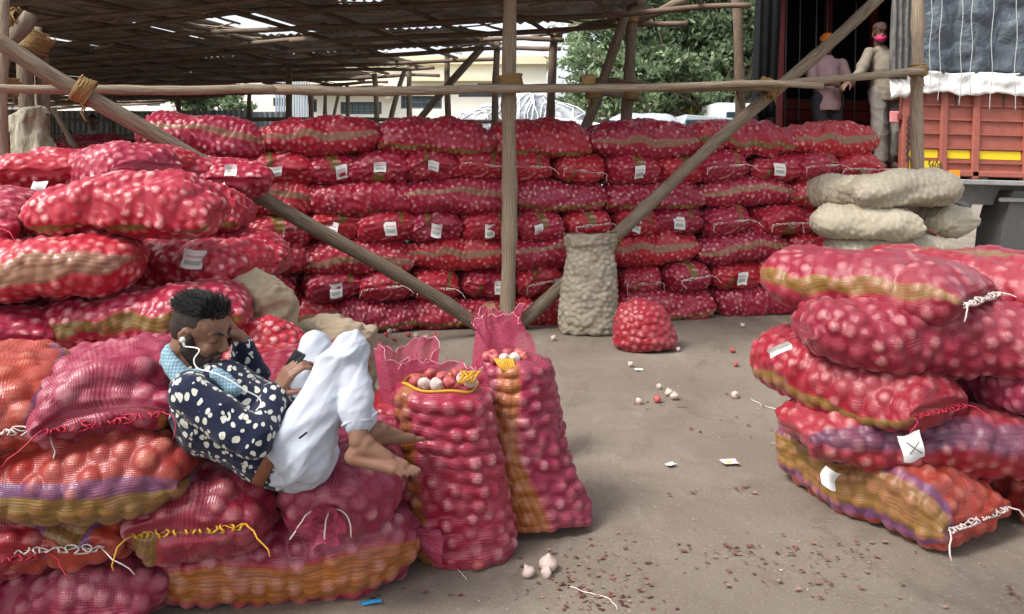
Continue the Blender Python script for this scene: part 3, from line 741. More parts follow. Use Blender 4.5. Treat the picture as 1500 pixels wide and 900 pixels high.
def tarp_load():
    "truck load under tarpaulin and net"
    c = U(765, 170, 17); root = empty('tarpaulin_load', (c.x, 17.5, 0)); setp(root, 'load under grey tarpaulin and tangled white net ropes beyond the shed', 'covered load')
    v = []; f = []; nu, nv = 60, 40; W, D, H = 2.9, 2.2, 2.0
    prof = [(-1, 0), (-.98, .55), (-.93, .78), (-.2, .96), (.1, 1.02), (.35, .98), (.9, .8), (1, .5), (1.02, 0)]
    for i in range(nu):
        t = i / (nu - 1) * (len(prof) - 1); k = min(int(t), len(prof) - 2); a = t - k; x = prof[k][0] * (1 - a) + prof[k + 1][0] * a; z = prof[k][1] * (1 - a) + prof[k + 1][1] * a
        for j in range(nv):
            s = j / (nv - 1) * 2 - 1; w = max(0, 1 - abs(s) ** 5) ** .4
            p = Vector((x * W / 2 * (.9 + .1 * w), s * D / 2, .75 + (H * z + .35) * (.35 + .65 * w) - .2)); p += Vector((0, 0, 1)) * .07 * noise.noise(p * 2.1) + Vector((.05, .05, .05)) * noise.noise(p * 6)
            v.append(p)
    for i in range(nu - 1):
        for j in range(nv - 1): f.append((i*nv+j, (i+1)*nv+j, (i+1)*nv+j+1, i*nv+j+1))
    t = NT('grey tarpaulin'); n = t.noise(3, 5, t.coord('Object'), .65, 1.2); t.bump(n, .8, .05)
    pydata('tarpaulin', v, f, t.done(t.ramp(n, [(.35, (.10, .11, .13)), (.5, (.25, .27, .30)), (.65, (.55, .55, .54))]), .6), root, True)
    MB().box((0, 0, .62), (2.7, 2.0, .2), bev=.03).build('load_bed', M['wood_dark'], root)
    for x in (-1, 1):
        for y in (-.8, .8): MB().tube([(x, y - .1, .4), (x, y + .1, .4)], .4, 16).build('wheel', M['tyre'], root, True)
    rs = random.Random(8); m = MB()
    def surf(x, s):
        i = min(max(int((x + 1) / 2.02 * nu * .98), 0), nu - 1); j = min(max(int((s + 1) / 2 * (nv - 1)), 0), nv - 1); return Vector(v[i * nv + j]) + Vector((0, -.03, .02))
    for k in range(46):
        x0 = rs.uniform(-.98, .98); x1 = x0 + rs.uniform(-.7, .7); pts = []
        for q in range(9):
            t_ = q / 8; pts.append(surf(max(-1, min(1, x0 + (x1 - x0) * t_ + .03 * math.sin(q * 2 + k))), -.99 + .8 * t_))
        m.tube(pts, .011, 3, cap=False)
    m.build('net_ropes', simple('white rope', (.7, .7, .7), .8), root)
tarp_load()
def covered_jeep():
    c = U(948, 175, 12.5); root = empty('covered_jeep', (c.x, 13, 0)); setp(root, 'jeep with rounded silver cover over its top behind the sacks', 'jeep')
    v = []; f = []; nu, nv = 28, 16
    for i in range(nu):
        x = i / (nu - 1) * 2 - 1
        for j in range(nv):
            s = j / (nv - 1) * 2 - 1; h = max(0, 1 - abs(x) ** 6) ** .5 * max(0, 1 - abs(s) ** 5) ** .5
            p = Vector((x * .62, s * .7, 1.72 + .52 * h)); p.z += .03 * noise.noise(p * 5); v.append(p)
    for i in range(nu - 1):
        for j in range(nv - 1): f.append((i*nv+j, (i+1)*nv+j, (i+1)*nv+j+1, i*nv+j+1))
    pydata('cover', v, f, simple('silver cover', (.42, .45, .48), .45, .3, 9, .5, bd=.03), root, True)
    MB().box((0, 0, 1.1), (1.2, 1.36, 1.2), bev=.08).build('body', M['white_paint'], root); MB().box((0, -.69, 1.5), (.9, .03, .3)).build('window', M['glass'], root)
    for x in (-.4, .4):
        for y in (-.6, .6): MB().tube([(x, y - .1, .33), (x, y + .1, .33)], .33, 14).build('wheel', M['tyre'], root, True)
covered_jeep()

# ---------------------------------------------------------------- the lorry being loaded
def lorry():
    root = empty('lorry', (4.5, 9.3, 1.4)); setp(root, 'red sided goods lorry with open side, dark tarpaulin cover and yellow stripe', 'lorry')
    root.rotation_euler = (0, R(1.5), 0)
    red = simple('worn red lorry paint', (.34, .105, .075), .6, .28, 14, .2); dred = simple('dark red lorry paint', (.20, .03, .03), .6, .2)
    yel = simple('yellow reflective stripe', (.85, .62, .02), .4, .05); steel = simple('grey chassis steel', (.28, .28, .27), .6, .3, 12, .2); dark = simple('dark grimy steel', (.035, .034, .033), .8, .3)
    def B(name, x0, x1, y0, y1, z0, z1, m, bev=0, par=root):
        return MB().box(((x0+x1)/2 - 4.5, (y0+y1)/2 - 9.3, (z0+z1)/2 - 1.4), (x1-x0, y1-y0, z1-z0), bev=bev).build(name, m, par)
    XL, XR = 2.85, 8.8
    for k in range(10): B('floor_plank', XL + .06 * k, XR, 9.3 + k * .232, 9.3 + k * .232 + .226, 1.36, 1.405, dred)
    B('bed_edge', XL, XR, 9.2, 9.29, 1.33, 1.40, red, .01); B('bed_rail', XL, XR, 9.12, 9.2, 1.24, 1.30, steel, .01)
    B('chassis_beam', XL + .2, XR, 9.55, 9.65, 1.0, 1.24, steel); B('chassis_beam', XL + .2, XR, 11.0, 11.1, 1.0, 1.24, steel)
    for k in range(9): B('cross_member', XL + .4 + k * .7, XL + .5 + k * .7, 9.2, 11.5, 1.24, 1.325, dark)
    # near side: bays of ribbed boards between stanchions
    st = [4.46, 4.90, 5.27, 5.86, 6.45, 7.05, 7.65, 8.25, 8.8]
    for x in st: B('stanchion', x, x + .085, 9.2, 9.3, 1.30, 2.34, red, .012)
    for a, b in zip(st, st[1:]):
        for k in range(6):
            z0 = 1.345 + k * .163; m_ = yel if k == 1 else red
            bd = MB(); w = b - a - .085; cx = (a + .085 + b) / 2 - 4.5
            bd.box((cx, -.035, z0 + .075 - 1.4), (w, .03, .15)); bd.box((cx, -.055, z0 + .150 - 1.4), (w, .045, .022)) 
            bd.build('side_board', red, root)
            if k == 1: MB().box((cx, -.053, z0 + .075 - 1.4), (w * .96, .004, .095)).build('reflective_stripe', yel, root)
        B('top_rail', a + .085, b, 9.215, 9.275, 2.32, 2.36, red, .01)
    for x in (5.05, 5.6, 6.1):
        B('hook_plate', x, x + .015, 9.19, 9.2, 2.14, 2.3, dark)
    B('lamp_bracket', 5.0, 5.12, 9.17, 9.2, 1.30, 1.40, simple('orange marker lamp', (.8, .3, .02), .4), .005)
    B('latch_plate', 4.33, 4.43, 9.22, 9.26, 1.93, 2.06, simple('pink latch paint', (.7, .25, .25), .5), .01)
    B('latch_plate', 4.40, 4.455, 9.20, 9.215, 1.96, 2.03, dred, .01)
    # chain on the edge stanchion
    ch = MB()
    for k in range(26): ch.ball(Vector((4.52 + .012 * math.sin(k * 1.7) - 4.5, -.115, 2.0 - k * .02 - 1.4)), (.012, .01, .014), nu=5, nv=4)
    ch.build('chain', dark, root)
    # number plate lettering on the yellow stripe
    for txt, x in (('MH', 4.545), ('5606', 4.755)):
        cu = bpy.data.curves.new('number_lettering', 'FONT'); cu.body = txt; cu.size = .125; cu.extrude = .001; cu.space_character = 1.05
        tmp = bpy.data.objects.new('t', cu); col.objects.link(tmp); me = bpy.data.meshes.new_from_object(tmp.evaluated_get(bpy.context.evaluated_depsgraph_get())); bpy.data.objects.remove(tmp)
        me.materials.clear(); me.materials.append(dark); o = bpy.data.objects.new('number_lettering', me); link(o, root); o.location = (x - 4.5, -.112, 1.415 - 1.4); o.rotation_euler = (R(90), 0, 0); o.scale = (.62, 1, 1)
    B('number_board', 4.545, 4.90, 9.192, 9.2, 1.405, 1.50, yel)
    # far side and ends
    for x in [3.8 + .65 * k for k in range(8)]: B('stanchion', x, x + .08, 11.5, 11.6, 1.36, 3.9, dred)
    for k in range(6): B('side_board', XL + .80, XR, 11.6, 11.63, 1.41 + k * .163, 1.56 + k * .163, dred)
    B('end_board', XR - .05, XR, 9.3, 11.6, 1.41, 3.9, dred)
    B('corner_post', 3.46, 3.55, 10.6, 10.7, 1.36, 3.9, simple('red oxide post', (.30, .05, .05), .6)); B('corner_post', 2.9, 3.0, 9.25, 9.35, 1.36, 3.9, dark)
    # tarpaulin
    t = NT('dark blue tarpaulin'); ob = t.coord('Object'); n = t.noise(3.4, 6, ob, .62, .6); n2 = t.noise(1.2, 3, ob)
    v = t.node('ShaderNodeTexVoronoi', feature='DISTANCE_TO_EDGE'); v.inputs['Scale'].default_value = 5; t.link(t.mapv(ob, (1, 1, .7)), v.inputs['Vector'])
    t.bump(t.math('ADD', n, t.math('MULTIPLY', t.math('MINIMUM', v.outputs['Distance'], .25), 1.2)), .7, .08)
    tarp = t.done(t.mix(n, (.035, .048, .062), (.115, .14, .165)), .5, 0, .45)
    def sheet(name, P, m, th=.004):
        nu, nv = len(P), len(P[0]); vv = [p for r in P for p in r]; ff = [(i*nv+j, (i+1)*nv+j, (i+1)*nv+j+1, i*nv+j+1) for i in range(nu-1) for j in range(nv-1)]
        o = pydata(name, vv, ff, m, root, True); md = o.modifiers.new('s', 'SOLIDIFY'); md.thickness = th; return o
    black = simple('black tarpaulin', (.010, .011, .012), .95, .4, 6, .5, spec=.08, bd=.04)
    O = Vector((4.5, 9.3, 1.4))
    def wr(p, a=.03): return Vector((0, a * noise.noise(Vector(p) * 2.2) + a * .6 * noise.noise(Vector(p) * 6), 0))
    P = [[Vector((4.44 + 4.4 * i / 70, 9.2 + .03 * math.sin(i * .8), 2.5 + 1.5 * j / 22)) - O + wr((i * .1, j * .2, 0), .07) for j in range(23)] for i in range(71)]
    sheet('tarpaulin', P, tarp)
    P = [[Vector((XL - .05 + (6 * i / 40) * (1 - .1 * j / 14) + .6 * j / 14, 9.2 + 2.45 * j / 14, 3.95 + .06 * math.sin(i * .6))) - O for j in range(15)] for i in range(41)]; sheet('tarpaulin_top', P, tarp)
    P = [[Vector((XL + .66 + 5.3 * i / 50, 11.66, 1.3 + 2.65 * j / 10)) - O + wr((i * .1, j * .2, 5)) for j in range(11)] for i in range(51)]; sheet('tarpaulin_far', P, black)
    P = [[Vector((XL - .02 + .62 * i / 20, 9.22 + 2.4 * i / 20, 1.42 + 2.53 * j / 16)) - O + Vector((.05 * noise.noise(Vector((i * .4, j * .1, 1))), 0, 0)) for j in range(17)] for i in range(21)]; sheet('tarpaulin_end', P, black)
    P = [[Vector((XL - .06 + .26 * i / 8 - .05 * (1 - j / 16) * (i / 8), 9.17 + .04 * math.sin(i * 1.9), 1.95 + 2.0 * j / 16)) - O for j in range(17)] for i in range(9)]; sheet('tarpaulin_flap', P, black)
    gt = simple('grey weathered tarpaulin', (.12, .115, .105), .7, .5, 9, .6, bd=.04)
    P = [[Vector((4.26 + .03 * (j / 20) + .22 * i / 12, 9.13 + .035 * math.sin(i * 1.7 + j * .2), 2.42 + 1.55 * j / 20)) - O for j in range(21)] for i in range(13)]; sheet('tarpaulin_flap', P, gt)
    wt = simple('white tarpaulin', (.74, .73, .70), .6, .12, 7, .7, bd=.04)
    P = []
    for i in range(120):
        x = 4.28 + 4.4 * i / 119; lo = 2.27 + .045 * noise.noise((x * 3, 0, 0)) + .03 * noise.noise((x * 9, 3, 0)) - (.06 if x < 4.5 else 0); hi = 2.52 + .03 * noise.noise((x * 2.5, 7, 0)); r = []
        for j in range(9):
            k = j / 8; p = Vector((x, 9.13 + .05 * noise.noise((x * 6, k * 2.5, 2)) + .02 * noise.noise((x * 17, k * 5, 2)) + .03 * k, lo + (hi - lo) * k)); r.append(p - O)
        P.append(r)
    sheet('white_tarpaulin', P, wt)
    rope = simple('pale rope', (.36, .37, .37), .8)
    for px, zb in ((1357, 2.28), (1371, 2.2), (1402, 2.16), (1417, 2.3), (1447, 2.12), (1482, 2.12), (1530, 2.2), (1580, 2.2)):
        x = (px - 750) / F * 9.1; pts = [Vector((x + .012 * math.sin(k * 1.3 + px), 9.08, 3.98 + (zb - 3.98) * k / 12)) - O for k in range(13)]; pts += [pts[-1] + Vector((.004, .0, -.03))]
        MB().tube(pts, .005, 5).build('tie_rope', rope, root, True)
    for px in (1148, 1168, 1192, 1208, 1250):
        x = (px - 750) / F * 11.4; MB().tube([Vector((x, 11.45, 3.9)) - O, Vector((x + .02, 11.45, 1.7)) - O], .008, 5).build('tie_rope', rope, root, True)
    # wheels, mudguard, tank
    for x in (3.7, 7.4):
        for y in (9.5, 11.2):
            w = MB(); pr = [(.16, .30), (.16, .48), (.10, .52), (-.10, .52), (-.16, .48), (-.16, .30)]; n = 28; vv = []; ff = []
            for a in range(n):
                an = 2 * math.pi * a / n
                for (dy, r_) in pr: vv.append(Vector((x + r_ * math.cos(an), y + dy, .52 + r_ * math.sin(an))) - O)
            k = len(pr)
            for a in range(n):
                for i in range(k): ff.append((a*k+i, a*k+(i+1)%k, ((a+1)%n)*k+(i+1)%k, ((a+1)%n)*k+i))
            wo = pydata('wheel', vv, ff, M['tyre'], root, True)
            MB().tube([Vector((x, y - .1, .52)) - O, Vector((x, y + .1, .52)) - O], .30, 20).build('rim', steel, wo, True)
        MB().tube([Vector((x, 9.4, .52)) - O, Vector((x, 11.3, .52)) - O], .07, 10).build('axle', dark, root, True)
    m = MB(); xs = [(5.62, .25), (5.66, .75), (5.74, 1.05), (5.80, 1.18), (6.6, 1.18), (6.62, .25)]; vv = [Vector((x, y, z)) - O for y in (9.25, 9.75) for x, z in xs]; n = 6
    ff = [tuple(range(n))[::-1], tuple(range(n, 2 * n))] + [(i, (i+1)%n, n+(i+1)%n, n+i) for i in range(n)]
    pydata('mudguard', vv, ff, simple('grey mudguard', (.085, .085, .08), .6, .3), root)
    B('mudguard_rim', 5.60, 6.64, 9.22, 9.25, 1.05, 1.10, steel, .01)
    B('battery_bracket', 5.02, 5.30, 9.45, 9.5, .95, 1.10, steel, .02); B('battery_bracket', 5.05, 5.12, 9.4, 9.45, 1.0, 1.25, steel, .01); MB().tube([Vector((5.2, 9.42, 1.05)) - O, Vector((5.38, 9.42, .98)) - O], .035, 10).build('air_valve', steel, root, True)
    B('fuel_tank', 4.2, 4.95, 9.9, 10.5, .55, 1.0, dark, .08)
    # cab at the far right, mostly outside the picture
    cabm = M['yellow_paint']; B('cab', 9.1, 11.0, 9.3, 11.5, .6, 3.0, cabm, .15); B('cab_window', 9.6, 10.6, 9.27, 9.31, 1.9, 2.6, M['glass'], .01)
lorry()
# ================================================================ SACKS
def place(o, loc, yaw=0, pitch=0, roll=0, s=(1, 1, 1)):
    o.location = loc; o.rotation_mode = 'XYZ'; o.rotation_euler = (R(roll), R(pitch), R(yaw)); o.scale = s; return o
def wallpos(px, off=0):
    k = (px - 750) / F; Y = 7.24 / (1 - .214 * k) + off; return k * Y, Y
# ---- prototypes for the long wall
LONGS = [sack_mesh('onion_sack', .96, .49, .30, 116, 70, .046, 10 + i, ('seam', 'seam' if i % 2 else 'round'), (st, .024), be, .02, M[mt], taper=tp, amp=.36)[0]
         for i, (st, be, mt, tp) in enumerate([(188, -.02, 'net_red', .04), (172, .0, 'net_red_pale', 0), (200, .02, 'net_red', -.05), (180, -.035, 'net_red_pale', .03), (225, 0, 'net_red', 0), (165, -.01, 'net_red_pale', -.04), (205, -.02, 'net_red', .02)])]
HEADS = [sack_mesh('onion_sack', .9, .49, .305, 108, 70, .046, 40 + i, ('seam', 'round'), (st, .02), be, .03, M['net_red'], taper=tp, amp=.36)
         for i, (st, be, tp) in enumerate([(90, 0, 0), (270, -.02, .03), (60, .02, -.05), (110, 0, 0), (250, -.03, .05), (80, .015, 0)])]
lists = {7: [(222, 382), (389, 548), (559, 713), (715, 858), (862, 1012), (1004, 1150), (1138, 1275)],
 6: [(205, 285), (280, 350), (332, 418), (372, 462), (441, 520), (516, 603), (583, 660), (658, 730), (722, 798), (797, 868), (866, 945), (932, 1010), (1003, 1078), (1077, 1158), (1137, 1206), (1200, 1264)],
 5: [(180, 325), (320, 455), (450, 608), (597, 738), (750, 882), (880, 1022), (1015, 1152), (1143, 1270)],
 4: [(280, 365), (362, 450), (443, 528), (520, 607), (592, 666), (664, 740), (748, 815), (808, 880), (885, 948), (938, 1015), (1008, 1080), (1078, 1153), (1140, 1207), (1205, 1270)],
 3: [(300, 450), (448, 600), (597, 737), (746, 880), (872, 1012), (1013, 1144), (1142, 1262)],
 2: [(350, 440), (442, 530), (528, 602), (598, 666), (664, 740), (746, 808), (805, 890), (890, 950), (948, 1015), (1015, 1093), (1085, 1152), (1150, 1230)],
 1: [(350, 500), (496, 610), (600, 738), (745, 895), (893, 1040), (1035, 1160), (1158, 1270)]}
ROW = ['', 'bottom row', 'second row up', 'third row up', 'fourth row up', 'fifth row up', 'sixth row up', 'top row']
tags6 = {373: 1, 442: 1, 517: 1, 584: 1, 1078: 1}
TAGGED = {6: {372, 441, 516, 583, 866, 1077, 332}, 4: {362, 443, 520, 592, 664, 748, 885, 938}, 2: {442, 664, 1085, 1015}}
LACED = {6: {658, 722, 797, 1003, 1137, 1200}, 4: {808, 1008, 1140}, 2: {528, 746, 890, 948, 1150}}
def where(c):
    marks = [(700, 'left of the centre post'), (790, 'behind the centre post'), (905, 'behind the standing garlic sack'), (1030, 'behind the right diagonal pole'), (1145, 'just right of the right diagonal pole'), (2000, 'by the lorry at the right end')]
    for lim, s in marks:
        if c < lim: return s
rs = random.Random(12)
ORD = ['first', 'second', 'third', 'fourth', 'fifth', 'sixth', 'seventh', 'eighth', 'ninth', 'tenth', 'eleventh', 'twelfth', 'thirteenth', 'fourteenth', 'fifteenth', 'sixteenth']
lace_me = {}
for row, spans in lists.items():
    for n_, (a, b) in enumerate(spans):
        c = (a + b) / 2; z = .13 + (row - 1) * .262 + rs.uniform(-.008, .008) - (.0 if row < 7 else 0)
        rank = ORD[len(spans) - 1 - n_]
        if row % 2:
            X, Y = wallpos(c, .235 + rs.uniform(-.03, .03)); k = rs.randrange(len(LONGS)); w = (b - a) / F * Y * 1.07
            o = bpy.data.objects.new('onion_sack', LONGS[k]); col.objects.link(o)
            place(o, (X, Y, z), 12 + rs.uniform(-3, 3) + (180 if rs.random() < .0 else 0), rs.uniform(-2.5, 2.5) + (4 if (row, n_) in ((7, 0),) else 0), rs.uniform(-8, 8), (w / .96, 1, 1.0 + rs.uniform(-.04, .05) + (.10 if row == 7 else 0)))
            st = 'khaki stripe' if LONGS[k].materials[0] == M['net_red'] else 'pale stripe'
            setp(o, f'lengthwise red onion sack with {st}, {ROW[row]}, {rank} from the wall\'s lorry end', 'sack', 'red onion sacks stacked in the long wall')
        else:
            X, Y = wallpos(c, .45 + rs.uniform(-.05, .04)); k = rs.randrange(len(HEADS)); w = (b - a) / F * Y * .99; me, seam = HEADS[k]
            o = bpy.data.objects.new('onion_sack', me); col.objects.link(o)
            place(o, (X, Y, z), -90 + 12 + rs.uniform(-9, 9), rs.uniform(-3, 3), rs.uniform(-7, 7), (1, w / .47, 1.0))
            tg = a in TAGGED.get(row, ()); lc = a in LACED.get(row, ()) or (not tg and rs.random() < .3)
            if lc:
                if k not in lace_me: q = lacing(seam, M['thread_white'], o, .0035, 7, .016, seed=k); lace_me[k] = q.data
                else: q = bpy.data.objects.new('lacing', lace_me[k]); link(q, o)
            if tg:
                s_ = 1 if rs.random() < .7 else .7
                put_tag(o, (.475, rs.uniform(-.06, .08), .03), (R(rs.uniform(-12, 12)), R(rs.uniform(-5, 12)), R(90 + rs.uniform(-8, 8))), .095, .12 * s_, seed=row * 20 + n_)
            setp(o, f'end-out red onion sack{", paper tagged" if tg else ", mouth laced" if lc else ""}, {ROW[row]}, {rank} from the wall\'s lorry end', 'sack', 'red onion sacks stacked in the long wall')
# second file of sacks behind the top rows
for n_, c in enumerate((300, 470, 590, 770, 905, 1052, 1160)):
    X, Y = wallpos(c, .75)
    for row in (7,):
        o = bpy.data.objects.new('onion_sack', LONGS[(n_ * 3 + 1) % 7]); col.objects.link(o); place(o, (X, Y, .13 + 6 * .262 - .02), 12 + rs.uniform(-4, 4), 0, 0, (.95, 1, 1))
        setp(o, f'red onion sack behind the wall\'s top row, {ORD[6 - n_]} from the lorry end', 'sack', 'red onion sacks stacked in the long wall')

def thin_net_mat():
    t = NT('loose net'); ob = t.coord('Object'); n = t.noise(26, 4, t.mapv(ob, (1, 1, 2.5)), .7, 1.5)
    t.val(t.mix(n, (.34, .02, .07), (.72, .16, .28)), t.b.inputs['Base Color']); t.b.inputs['Roughness'].default_value = .5; t.bump(n, .6, .01)
    tr = t.n.new('ShaderNodeBsdfTransparent'); mx = t.n.new('ShaderNodeMixShader')
    tl = t.n.new('ShaderNodeBsdfTranslucent'); tl.inputs[0].default_value = (.75, .10, .22, 1); m2 = t.n.new('ShaderNodeMixShader'); m2.inputs[0].default_value = .35
    t.link(t.b.outputs[0], m2.inputs[1]); t.link(tl.outputs[0], m2.inputs[2])
    t.link(t.math('MULTIPLY_ADD', t.sstep(n, .35, .7), .35, .6), mx.inputs[0]); t.link(tr.outputs[0], mx.inputs[1]); t.link(m2.outputs[0], mx.inputs[2]); t.link(mx.outputs[0], t.out.inputs[0]); return t.m
M['loose_net'] = thin_net_mat(); M['thread_pink'] = simple('pink hem thread', (.62, .30, .36), .7)
# ---- unique sacks of the nearer piles
def near(px, py, d, L, W, T, yaw, label, mat='net_crimson', kind='onion_sack', pitch=0, roll=0, ends=('seam', 'round'), stripe=(180, .05), od=.06, seed=0, bend=0, nu=150, nv=96,
         lace=None, z=None, group=None, amp=.31, boxy=2.7, taper=0, sag=.02, noise_a=.006, waves=8, floor=.36, lr=.003):
    me, seam = sack_mesh(kind, L, W, T, nu, nv, od, seed, ends, stripe, bend, sag, M[mat], boxy, amp, noise_a, taper, floor)
    o = bpy.data.objects.new(kind, me); col.objects.link(o); p = U(px, py, d)
    if z is not None: p.z = z
    place(o, p, yaw, pitch, roll); setp(o, label, 'sack', group)
    if lace: lacing(seam, M[lace], o, lr, waves, .018, seed=seed)
    return o
G1 = 'red onion sacks of the pile behind the man'
# mid left pile (d 3.7 - 5)
s = near(188, 306, 4.02, .90, .48, .28, 3, 'large red onion sack with straight olive stripe, on top of the pile above the man', 'net_red', od=.052, amp=.27, seed=60, stripe=(212, .028), group=G1, bend=-.03, pitch=-1, noise_a=.005)
near(-20, 322, 4.1, .85, .5, .27, -75, 'red onion sack at the frame edge left of the large olive striped sack', 'net_red', od=.052, amp=.27, seed=61, group=G1, lace='thread_red', pitch=4)
near(52, 396, 3.86, 1.0, .5, .28, 6, 'red onion sack with wide pale see-through band, under the large olive striped sack', 'net_red_pale', od=.052, amp=.27, seed=62, stripe=(172, .06), group=G1, pitch=-5, ends=('round', 'seam'))
s = near(290, 385, 4.45, .78, .5, .26, -14, 'red onion sack with white printed paper tag, right of the pale banded one', 'net_red', od=.052, amp=.27, seed=63, stripe=None, group=G1, ends=('seam', 'seam'), pitch=1)
tag_at(s, 283, 380, 4.13, .115, .10, (-18, 8, 5), 3, 'tag_print')
near(210, 458, 3.95, 1.0, .5, .27, 4, 'red onion sack with olive stripe just left of the man\'s head', 'net_red', od=.052, amp=.27, seed=64, stripe=(183, .035), group=G1, pitch=-3, ends=('seam', 'seam'))
near(18, 476, 3.95, .8, .48, .25, -68, 'red onion sack end with red drawn seam, left of the olive striped one', 'net_red', od=.052, amp=.27, seed=65, stripe=None, group=G1, lace='thread_red')
near(100, 522, 4.0, .9, .5, .26, 2, 'red onion sack showing only its top behind the magenta leaning sack', 'net_red', od=.052, amp=.27, seed=66, stripe=None, group=G1)
near(232, 528, 4.05, .8, .45, .25, -80, 'red onion sack end peeking out behind the man\'s collar', 'net_red', od=.052, amp=.27, seed=67, stripe=None, group=G1)
# sacks on the plateau behind the large one
s = near(62, 262, 5.1, .9, .5, .27, -60, 'pale red onion sack on the plateau, beside the shed\'s leaning left post', 'net_red', od=.052, amp=.27, seed=68, stripe=None, group=G1, pitch=-6)
tag_at(s, 57, 276, 4.62, .075, .08, (0, 8, 5), 4)
near(112, 250, 5.7, .85, .5, .27, -65, 'red onion sack on the plateau, below the hanging sacking', 'net_red', od=.052, amp=.27, seed=69, stripe=None, group=G1, pitch=-5)
s = near(165, 251, 5.0, .9, .5, .27, -38, 'red onion sack lying askew behind the large olive striped sack', 'net_red', od=.052, amp=.27, seed=70, stripe=None, group=G1, pitch=-8)
tag_at(s, 143, 262, 4.62, .08, .06, (-55, 5, 10), 5)
near(196, 240, 5.7, .9, .5, .26, -20, 'red onion sack tucked under the left end of the wall\'s top row', 'net_red', od=.052, amp=.27, seed=71, stripe=None, group=G1)
s = near(334, 262, 6.05, .85, .5, .27, -62, 'red onion sack with two white tags under the long diagonal pole', 'net_red', od=.052, amp=.27, seed=72, stripe=None, group=G1)
tag_at(s, 338, 250, 5.55, .085, .08, (-10, 0, 8), 6, 'tag_print'); tag_at(s, 324, 280, 5.50, .04, .11, (0, 35, 0), 8)
near(262, 258, 5.9, .8, .45, .25, -50, 'red onion sack half hidden by the large sack, under the wall\'s first top sack', 'net_red', od=.052, amp=.27, seed=73, stripe=None, group=G1)
# support courses of the pile, mostly out of sight
for i, (x, y, z, yw) in enumerate([(-2.5, 4.25, .13, 4), (-1.75, 4.3, .13, -6), (-2.55, 4.2, .39, 85), (-2.05, 4.3, .39, 88), (-1.6, 4.3, .39, 92), (-2.9, 5.3, .13, 5), (-2.9, 5.3, .39, 5), (-2.9, 5.3, .65, 5), (-2.85, 5.3, .91, 4), (-2.85, 5.3, 1.17, 3),
                                   (-1.95, 5.2, .13, 5), (-1.95, 5.2, .39, 5), (-1.95, 5.2, .65, 5), (-1.95, 5.2, .91, 4), (-2.2, 5.2, 1.17, 3), (-3.6, 4.6, .13, 80), (-3.1, 4.4, .39, 85), (-3.3, 4.4, .65, 85), (-3.3, 4.4, .91, 85)]):
    o = bpy.data.objects.new('onion_sack', LONGS[i % 7]); col.objects.link(o); place(o, (x, y, z), yw); setp(o, 'red onion sack in the inner courses of the pile behind the man', 'sack', G1)

G2 = 'onion sacks of the near left pile'
k1 = near(424, 838, 2.86, .90, .36, .27, 9, 'long magenta onion sack with orange stripe at the foot of the near pile', 'net_magenta', seed=80, stripe=(188, .055), ends=('knot', 'round'), group=G2, z=.135, boxy=2.6, od=.062, pitch=0)
near(326, 752, 2.92, .80, .44, .29, -84, 'crimson onion sack with yellow cord lacing, directly under the seated man', 'net_crimson', seed=81, stripe=(232, .06), group=G2, lace='thread_yellow', lr=.004, z=.345, od=.066, waves=7)
kn = near(505, 730, 2.94, .66, .43, .28, -88, 'rounded magenta onion sack tied in a knot, under the man\'s bare feet', 'net_magenta', seed=82, stripe=None, ends=('knot', 'round'), group=G2, z=.365, od=.06)
near(108, 700, 2.66, .84, .46, .265, 4, 'orange red onion sack with broad yellow and purple band near the left edge', 'net_orange', seed=83, stripe=(203, .075), group=G2, z=.495, ends=('seam', 'seam'), od=.066, pitch=-2)
near(138, 800, 2.88, .8, .46, .26, -84, 'orange onion sack gathered by white lacing with yellow gusset, under the banded sack', 'net_orange', seed=84, stripe=(70, .05), group=G2, lace='thread_white', z=.30, od=.066)
near(-20, 810, 2.75, .8, .42, .26, -60, 'dark crimson onion sack cut by the left edge, beside the gathered orange one', 'net_crimson', seed=85, stripe=None, group=G2, z=.30, lace='thread_red', od=.062)
near(70, 900, 2.72, .95, .46, .22, 2, 'lowest purple tinted onion sack in the bottom left corner', 'net_magenta', seed=86, stripe=None, group=G2, z=.09, od=.058, ends=('knot', 'round'))
near(176, 588, 2.80, .64, .46, .29, -70, 'plump magenta onion sack that the seated man leans back on', 'net_magenta', seed=87, stripe=(330, .03), group=G2, lace='thread_red', z=.70, od=.07, pitch=-1, roll=6, noise_a=.010)
near(-5, 590, 2.72, .70, .44, .28, -64, 'orange red onion sack with upright yellow and purple stripe, at the left edge', 'net_orange', seed=88, stripe=(25, .055), group=G2, lace='thread_white', z=.70, od=.07, pitch=0)
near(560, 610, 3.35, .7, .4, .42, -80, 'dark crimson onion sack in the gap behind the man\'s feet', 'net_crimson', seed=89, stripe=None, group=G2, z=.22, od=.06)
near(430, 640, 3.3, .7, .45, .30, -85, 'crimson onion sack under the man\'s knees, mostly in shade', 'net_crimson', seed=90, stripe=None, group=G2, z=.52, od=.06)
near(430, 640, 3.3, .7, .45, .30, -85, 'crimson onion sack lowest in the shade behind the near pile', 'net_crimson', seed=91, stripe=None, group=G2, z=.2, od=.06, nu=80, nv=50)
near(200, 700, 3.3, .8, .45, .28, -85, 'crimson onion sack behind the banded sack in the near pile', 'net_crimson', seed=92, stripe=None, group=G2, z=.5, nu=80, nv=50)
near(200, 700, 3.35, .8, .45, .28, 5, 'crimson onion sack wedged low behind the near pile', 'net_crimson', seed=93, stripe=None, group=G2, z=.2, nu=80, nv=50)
near(410, 560, 3.6, .7, .42, .26, 0, 'red onion sack with smooth bright top behind the man\'s phone hand', 'net_crimson', seed=94, stripe=None, group=G2, z=.52, od=.05)

